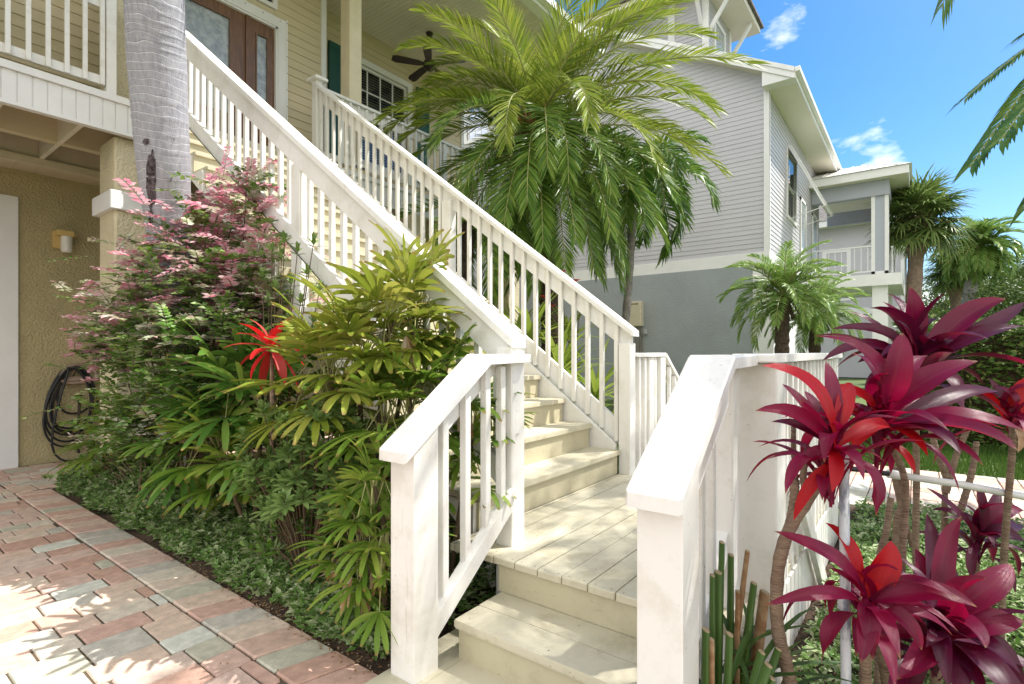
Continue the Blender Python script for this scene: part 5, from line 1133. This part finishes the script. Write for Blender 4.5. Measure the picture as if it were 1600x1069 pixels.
# clutter of little debris on the soil by the border
B = MB(); r = np.random.default_rng(8); n = 500; x = r.uniform(1.5, 1.66, n); y = r.uniform(1.95, 4.5, n); cloud(B, np.stack([x, y, np.full(n, .012)], 1), r.normal(size=(n, 3))*[1, 1, .1], np.tile([0, 0, 1.], (n, 1)), .02*r.uniform(.5, 1.4, n), .008); o = B.build('leaf_litter', G['dead']); tag(o, 'dry brown leaf litter along the bed edge', 'leaf litter', kind='stuff')
B = MB(); n = 260; x = r.uniform(-.6, 1.55, n); y = r.uniform(.4, 6.5, n); k_ = r.random(n) < (.25+.75*(x > 1.15)); x = x[k_]; y = y[k_]; n = len(x); cloud(B, np.stack([x, y, np.full(n, .010)], 1), r.normal(size=(n, 3))*[1, 1, .05], np.tile([0, 0, 1.], (n, 1)), .022*r.uniform(.4, 1.4, n), .007)
x = r.uniform(1.85, 4.9, 60); y = r.uniform(.7, 2.0, 60); x = np.where(x < 2.12, 2.3, x); cloud(B, np.stack([x, y, np.full(60, .409)], 1), r.normal(size=(60, 3))*[1, 1, .03], np.tile([0, 0, 1.], (60, 1)), .018*r.uniform(.4, 1.4, 60), .006)
o = B.build('fallen_leaves', G['dead']); tag(o, 'scattered dry leaf bits on the pavers and landing', 'leaf litter', kind='stuff')
# hedge
B = MB(); r = np.random.default_rng(9); n = 22000
u = r.random(n); x = r.uniform(10.9, 12.3, n); y = r.uniform(-7.5, .25, n); z = r.uniform(0, 1.9, n); f = r.integers(0, 3, n); hh_ = np.array([1.95+.22*nzf(a, b, 1.2)+.10*nzf(a, b, 4) for a, b in zip(x, y)]); xx = np.array([10.9+.2*nzf(0, b, 1.6, 2)+.12*nzf(c, b, 5, 1) for b, c in zip(y, z)])
z = np.where(f == 0, hh_-r.random(n)*.15, z*hh_/1.9); x = np.where(f > 0, xx+r.random(n)*.25, x); d = r.normal(size=(n, 3)); d[:, 2] = np.abs(d[:, 2])*.5; d[:, 0] -= .4; nr = r.normal(size=(n, 3))*.5+[-.5, 0, .8]
cloud(B, np.stack([x, y, z], 1), d, nr, .10*r.uniform(.7, 1.2, n), .045); hd = thing('hedge', (11.5, -3, 0), 'yellow and green variegated hedge beyond the lawn', 'hedge'); B.build('foliage', G['hedge'], hd)
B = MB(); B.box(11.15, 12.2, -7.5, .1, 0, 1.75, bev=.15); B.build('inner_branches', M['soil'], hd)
# background trees
def tree(label, base, H, Rc, n, seed, leaf=.16, name='oak_tree'):
    r = np.random.default_rng(seed); rd = random.Random(seed); o = thing(name, base, label, 'tree'); B = MB(); base = Vector(base); cl = []
    B.tube([base, base+Vector((.1, .1, H*.45))], [.22, .14], 8)
    for i in range(26):
        a = rd.random()*6.28; e = R(rd.uniform(-10, 85)); q = base+Vector((0, 0, H*.55))+Vector((math.cos(a)*math.cos(e)*Rc*rd.uniform(.4, 1), math.sin(a)*math.cos(e)*Rc*rd.uniform(.4, 1), math.sin(e)*H*.42*rd.uniform(.6, 1))); cl.append(q); B.tube([base+Vector((0, 0, H*.4)), base.lerp(q, .7)+Vector((0, 0, H*.1)), q], [.1, .06, .02], 5)
    B.build('trunk', M['bark'], o); B = MB(); k = n//26
    for q in cl:
        p_ = r.normal(size=(k, 3)); p_ /= np.linalg.norm(p_, axis=1)[:, None]; p_ *= (r.random(k)**.35)[:, None]*Rc*rd.uniform(.3, .45)*np.array([1, 1, .75]); d = r.normal(size=(k, 3)); nr = p_+r.normal(size=(k, 3))*.6+[0, 0, .5]
        cloud(B, p_+np.array(tuple(q)), d, nr, leaf*r.uniform(.7, 1.3, k), leaf*.5)
    B.build('crown', G['tree'], o)
for k, (px, d, H, Rc, lab) in enumerate(((1560, 34, 7.5, 4.5, 'rounded green oak right of the leaning palm trunk'), (1475, 46, 5.6, 3.4, 'lower dark green tree in the gap left of the palm pair'), (1640, 28, 6.3, 4.0, 'big green tree at the right edge of view'), (1525, 40, 6.0, 3.6, 'dark green tree directly behind the palm pair'), (1600, 20, 3.9, 2.6, 'yellow-green tree above the variegated hedge'), (1340, 34, 4.2, 3.0, 'dark shrubby tree seen under the neighbouring porch'))):
    q = P(px, 600, d); tree(lab, (q.x, q.y, 0), H, Rc, 9000, 30+k, .2 if d > 25 else .13)

# ============================================================ cordylines at the right
prof_c = lambda t: (.20+.80*math.sin(min(1, t/.5)*math.pi/2)**1.6) if t < .5 else max(0, 1-((t-.5)/.5)**2.1)**.9+.02
def leaf_between(B, b, tip, W, sag, mi=0, fold=.35, seg=12, tw=0.0, wav=.05, face=None):
    """broad leaf from b to tip, arching by sag; face tells which way its upper side looks"""
    b = Vector(b); tip = Vector(tip); n = seg+1; ch = tip-b; Ln = ch.length; up = Vector(face).normalized() if face is not None else Vector((0, 0, 1)); sag_dir = (up-ch*(up.dot(ch)/ch.length_squared)).normalized()
    lat = ch.cross(sag_dir).normalized()*Ln*random.uniform(-.10, .10); drp = Ln*random.uniform(.0, .14)
    pts = [b+ch*(i/seg)+sag_dir*sag*4*(i/seg)*(1-i/seg)+lat*4*(i/seg)*(1-i/seg)*(i/seg)-Vector((0, 0, drp*(i/seg)**4)) for i in range(n)]; vs = []; uv = []; ph = random.random()*6
    for i, p in enumerate(pts):
        t = i/seg; d = (pts[min(i+1, seg)]-pts[max(i-1, 0)]).normalized(); s = d.cross(up).normalized(); nn_ = s.cross(d).normalized(); a = tw*(t-.3); s2 = s*math.cos(a)+nn_*math.sin(a); n2 = s2.cross(d); wd = prof_c(t)*W*.5
        for u in (-1, -.5, 0, .5, 1): vs.append(p+s2*(u*wd)+n2*(abs(u)**1.3*fold*wd+wav*wd*math.sin(t*9+ph+u)*abs(u))); uv.append(((u+1)/2, t))
    fs = [(i*5+k, i*5+k+1, i*5+k+6, i*5+k+5) for i in range(seg) for k in range(4)]; B.add(vs, fs, mi, uv)
def rosette(root, c, leaves, mt, seed, filler=8, fl=.22, fw=.05, dirz=1.0):
    """leaves: (tip px, tip py, depth offset, width, arch, material)"""
    random.seed(seed); c = Vector(c); D = (c-Vector((0, 0, CAM_H))).dot(FW); mats = [G['cordm'], G['cordr'], G['cordd'], G['brown']]
    for (px, py, dz, W, sag, mi) in leaves:
        B = MB(); tip = P(px, py, D+dz); b = c+Vector((random.uniform(-.01, .01), random.uniform(-.01, .01), random.uniform(-.035, .02))); fc = Vector((0, 0, 1))-FW*(.9 if W < .1 else .6)
        leaf_between(B, b, tip, W*.74, sag, mi, tw=random.uniform(-.45, .45), face=fc, fold=random.uniform(.2, .5), wav=.09); B.build('leaf', mats, root, smooth=True)
    filler = int(filler*1.6)
    for i in range(filler):
        B = MB(); a = i*2.4+random.random(); e = R(random.uniform(-30, 75)); d = up_az(a, e); L_ = fl*random.uniform(.8, 1.75); leaf_between(B, c+d*.01-Vector((0, 0, .007*i)), c+d*L_+Vector((0, 0, -.09)), fw*random.uniform(.6, 1.05), .06, mt, tw=random.uniform(-.6, .6)); B.build('leaf', mats, root, smooth=True)
def cane(root, pts, r, seed=0):
    B = MB(); q = path_pts(pts, 40); B.tube(q, [r*(1.15-.25*i/39)+r*.10*(1 if i % 3 == 0 else 0) for i in range(40)], 10); return B.build('stem', M['stem'], root, smooth=True)
def gz(px, py, d): q = P(px, py, d); q.z = 0; return q
# A: red headed plant nearest the white post
A = thing('cordyline', gz(1235, 1100, 1.75), 'cordyline with scarlet upper leaves and forked ringed canes beside the white landing post', 'cordyline')
cA = P(1300, 700, 1.62)
cane(A, [gz(1262, 1300, 1.75), P(1235, 1069, 1.75), P(1215, 980, 1.74), P(1216, 890, 1.72), P(1232, 830, 1.70), P(1268, 770, 1.68), P(1280, 735, 1.66)], .019)
cane(A, [P(1222, 870, 1.72), P(1238, 800, 1.72), P(1243, 750, 1.72)], .014); cane(A, [P(1243, 755, 1.72), P(1240, 700, 1.75), P(1240, 665, 1.75)], .008); cane(A, [P(1262, 780, 1.69), P(1255, 745, 1.7), P(1262, 700, 1.7)], .01)
cane(A, [P(1280, 745, 1.66), cA+Vector((0, 0, -.02))], .014)
rosette(A, cA, [(1180, 636, -.05, .075, .05, 0), (1190, 548, -.06, .11, .06, 1), (1222, 582, .1, .05, .03, 0), (1258, 600, .15, .06, .02, 0), (1238, 722, -.05, .06, .03, 0), (1300, 766, -.12, .055, .02, 1), (1350, 742, -.15, .06, .04, 0), (1205, 655, .1, .05, .03, 2), (1290, 560, .12, .07, .03, 0), (1330, 590, .1, .07, .03, 1), (1395, 660, .1, .07, .05, 1), (1240, 800, -.03, .05, .03, 1)], 0, 71, 18, .17, .05)
# B: the large central head
Bc = thing('cordyline', gz(1400, 1100, 1.9), 'large wine-red cordyline head behind the upright pipe with long leaves reaching right', 'cordyline')
cB = P(1372, 668, 1.80)
cane(Bc, [gz(1400, 1400, 1.95), P(1405, 1000, 1.95), P(1410, 860, 1.93), P(1415, 760, 1.9), P(1395, 700, 1.85), P(1380, 680, 1.82)], .0115)
rosette(Bc, cB, [(1410, 503, -.08, .115, .05, 0), (1272, 508, .05, .08, .12, 0), (1330, 545, .1, .09, .10, 0), (1528, 560, -.12, .13, .05, 0), (1450, 545, .15, .10, .04, 0), (1600, 660, -.2, .11, .06, 0), (1590, 690, -.35, .12, .02, 0), (1500, 690, -.3, .09, .03, 2), (1470, 620, .1, .11, .05, 0), (1300, 600, -.05, .07, .04, 1), (1330, 700, -.1, .06, .03, 1), (1450, 700, -.2, .06, .03, 1), (1560, 610, .05, .09, .05, 2), (1430, 740, -.1, .05, .02, 1), (1285, 640, .1, .06, .05, 1)], 0, 72, 16, .2, .06)
# C: upper dark head
Cc = thing('cordyline', gz(1440, 1100, 2.3), 'tallest dark purple cordyline head with one upright crimson leaf', 'cordyline')
cC = P(1432, 572, 2.15)
cane(Cc, [gz(1450, 1300, 2.4), P(1432, 900, 2.35), P(1432, 740, 2.3), P(1430, 620, 2.2), cC], .012)
rosette(Cc, cC, [(1422, 438, 0, .13, .0, 0), (1378, 462, .1, .10, .03, 0), (1385, 448, .3, .07, .03, 2), (1572, 460, -.05, .13, .05, 0), (1600, 470, .05, .09, .05, 2), (1600, 505, -.1, .12, .05, 2), (1520, 490, .2, .10, .05, 0), (1300, 508, .05, .08, .08, 2), (1285, 545, .0, .08, .06, 2), (1490, 530, -.1, .10, .05, 2), (1340, 560, .1, .08, .03, 2), (1460, 520, -.15, .10, .04, 2), (1540, 520, .15, .1, .04, 2), (1400, 490, -.1, .08, .02, 2)], 2, 73, 16, .26, .08)
# D, E, F: low heads
Dd = thing('cordyline', gz(1360, 1200, 1.65), 'low crimson cordyline head crossing the pale upright pipe', 'cordyline')
cD = P(1352, 938, 1.62); cane(Dd, [gz(1350, 1400, 1.8), P(1352, 1100, 1.7), cD], .017)
rosette(Dd, cD, [(1392, 828, 0, .10, .02, 1), (1210, 830, -.05, .075, .05, 0), (1196, 918, -.1, .055, .05, 0), (1290, 805, .1, .055, .04, 1), (1345, 1030, -.15, .075, .03, 0), (1526, 928, -.15, .09, .03, 0), (1405, 870, .1, .09, .02, 2), (1295, 880, .0, .05, .03, 0), (1440, 1010, -.1, .07, .03, 0)], 0, 74, 12, .17, .055)
Ee = thing('cordyline', gz(1480, 1250, 1.75), 'big wine-red cordyline head in the bottom right corner', 'cordyline')
cE = P(1462, 985, 1.75); cane(Ee, [gz(1470, 1400, 1.85), P(1464, 1150, 1.8), cE], .017); cane(Ee, [gz(1400, 1400, 1.9), P(1385, 1069, 1.85), P(1372, 1000, 1.8)], .015)
rosette(Ee, cE, [(1448, 790, .25, .08, .0, 2), (1502, 800, .1, .09, .0, 0), (1580, 868, 0, .12, .05, 0), (1540, 895, -.15, .12, .0, 0), (1600, 968, -.1, .13, .05, 0), (1600, 1069, -.15, .11, .05, 2), (1540, 1010, -.2, .12, .04, 0), (1400, 1055, -.2, .10, .03, 0), (1390, 870, .15, .10, .0, 2), (1500, 1090, -.2, .12, .03, 2), (1470, 860, .1, .13, .0, 2), (1370, 950, .1, .09, .05, 2), (1430, 850, .2, .09, 0, 0), (1560, 1000, .2, .1, .05, 2), (1340, 1000, .1, .07, .03, 0)], 2, 75, 16, .22, .08)
Ff = thing('cordyline', gz(1535, 1100, 2.7), 'smaller dark purple cordyline beyond the horizontal pipe', 'cordyline')
cF = P(1528, 842, 2.5); cane(Ff, [gz(1530, 1200, 2.7), P(1522, 950, 2.6), cF], .014)
rosette(Ff, cF, [(1446, 756, 0, .06, .04, 2), (1530, 748, 0, .08, .02, 2), (1600, 790, 0, .11, .04, 0), (1600, 845, -.1, .11, .04, 2), (1590, 810, .1, .09, .03, 2), (1455, 790, .1, .05, .04, 2), (1560, 760, .1, .07, .03, 2)], 2, 76, 12, .2, .06)
Gg = thing('cordyline', gz(1570, 1100, 2.2), 'cordyline at the right edge with a browned leaf tip', 'cordyline')
cG = P(1580, 665, 2.2); cane(Gg, [gz(1562, 1200, 2.4), P(1570, 850, 2.3), P(1582, 700, 2.2), cG], .012)
rosette(Gg, cG, [(1600, 584, 0, .10, .0, 1), (1510, 600, .1, .07, .02, 1), (1620, 690, 0, .09, .03, 1), (1640, 620, .1, .09, .02, 0), (1545, 590, .1, .05, .02, 2), (1590, 700, -.1, .05, .02, 3)], 0, 77, 8, .18, .055)
Hh = thing('bare_cordyline_canes', gz(1480, 1100, 2.6), 'group of thin bare cordyline canes between the pipe and the walkway', 'cordyline canes')
for pl_ in ([(1480, 1000, 2.7), (1475, 860, 2.65), (1478, 735, 2.6)], [(1478, 745, 2.6), (1462, 700, 2.6), (1452, 660, 2.6)], [(1478, 770, 2.6), (1495, 710, 2.6), (1512, 670, 2.6)], [(1500, 800, 2.6), (1518, 740, 2.6), (1526, 690, 2.6)], [(1400, 830, 2.4), (1408, 790, 2.4), (1402, 730, 2.4)], [(1440, 900, 2.4), (1415, 820, 2.4), (1392, 720, 2.4)], [(1372, 900, 2.2), (1385, 830, 2.2), (1392, 778, 2.2)]):
    cane(Hh, [gz(pl_[0][0], 1100, pl_[0][2])]+[P(*q) for q in pl_] if pl_[0][1] > 820 else [P(*q) for q in pl_], .013)
# water pipes
pv = thing('water_pipe', gz(1318, 1100, 1.66), 'upright pale grey painted plastic pipe among the cordylines', 'pipe')
B = MB(); q0 = gz(1322, 1200, 1.66); B.tube([q0, P(1322, 1069, 1.66), P(1318, 660, 1.66)], .0145, 18); B.build('pipe', M['pvc'], pv, smooth=True)
B = MB(); z = P(1318, 800, 1.66)
for py in (668, 735, 940): c = P(1318, py, 1.66); B = MB(); B.tube([c+Vector((0, 0, .022)), c-Vector((0, 0, .022))], .0165, 18); B.build('coupling', M['pvc'], pv)

ph_ = thing('water_pipe', P(1345, 735, 2.3), 'horizontal white plastic pipe with black end running to the right', 'pipe')
B = MB(); B.tube([P(1393, 741, 2.3), P(1500, 757, 2.28), P(1700, 795, 2.25)], .0155, 14); B.tube([P(1388, 740, 2.3), P(1412, 744, 2.3)], .019, 14); B.build('pipe', M['pvcw'], ph_, smooth=True)
B = MB(); B.tube([P(1322, 732, 2.2), P(1345, 734, 2.3), P(1393, 741, 2.3)], .011, 10); B.build('hose_end', M['black'], ph_, smooth=True)
ps_ = P(1560, 766, 2.27); B = MB(); B.tube([P(1660, 787, 2.26), Vector((*P(1660, 787, 2.26).xy, 0))], .0155, 12); B.build('support', M['pvcw'], ph_)
B = MB(); c = P(1318, 657, 1.66); B.tube([c+Vector((0, 0, .012)), c-Vector((0, 0, .02))], [.0165, .0172], 18); B.build('pipe_cap', M['gpanel'], pv)
# cut strap leaved plant at the foot of the post
random.seed(17); cu_ = thing('cut_back_plant', gz(1130, 1100, 1.75), 'cut back plant with sliced dark green stalks at the foot of the white posts', 'plant'); B = MB(); E2 = MB()
for (bx_, tx, ty, d, w_, mt_) in ((1120, 1128, 848, 1.9, .022, 0), (1140, 1142, 868, 1.9, .024, 0), (1125, 1168, 862, 1.86, .018, 1), (1118, 1122, 895, 1.82, .03, 0), (1112, 1113, 900, 1.8, .02, 0), (1140, 1178, 912, 1.84, .024, 0), (1160, 1195, 926, 1.85, .035, 1), (1150, 1153, 925, 1.83, .018, 1), (1100, 1103, 985, 1.72, .028, 0), (1112, 1112, 1000, 1.7, .02, 1), (1130, 1140, 992, 1.7, .026, 0), (1120, 1190, 1020, 1.65, .024, 0), (1130, 1216, 1015, 1.72, .022, 0), (1110, 1200, 1040, 1.6, .026, 0), (1150, 1205, 1060, 1.6, .024, 0)):
    b0 = Vector((*P(bx_, 1100, d).xy, .02)); tp_ = P(tx, ty, d); m_ = b0.lerp(tp_, .6); dd = (tp_-b0).normalized(); s_, nu = basis(dd); K = 8
    B = MB(); B.tube([b0, m_, tp_], [w_*.95, w_*.8, w_*.68], 9, mt_, flat=.5); q9 = B.build('stalk', [G['strapd'], G['brown']], cu_, smooth=True)
    E2 = MB(); E2.tube([tp_, tp_+dd*.004], w_*.62, 9, flat=.5); E2.build('cut_end', G['bone'], q9)

B = MB(); c = Vector((*P(1150, 1100, 1.8).xy, .28))
for i in range(34): B.leaf(c+Vector((random.uniform(-.08, .08), random.uniform(-.08, .08), random.uniform(-.1, .12))), up_az(azr+R(random.uniform(-70, 110)), R(random.uniform(5, 60))), Vector((0, 0, 1)), random.uniform(.2, .42), .022, bend=random.uniform(.3, .9), fold=.3, seg=6)
B.build('leaf', G['strapd'], cu_, smooth=True)
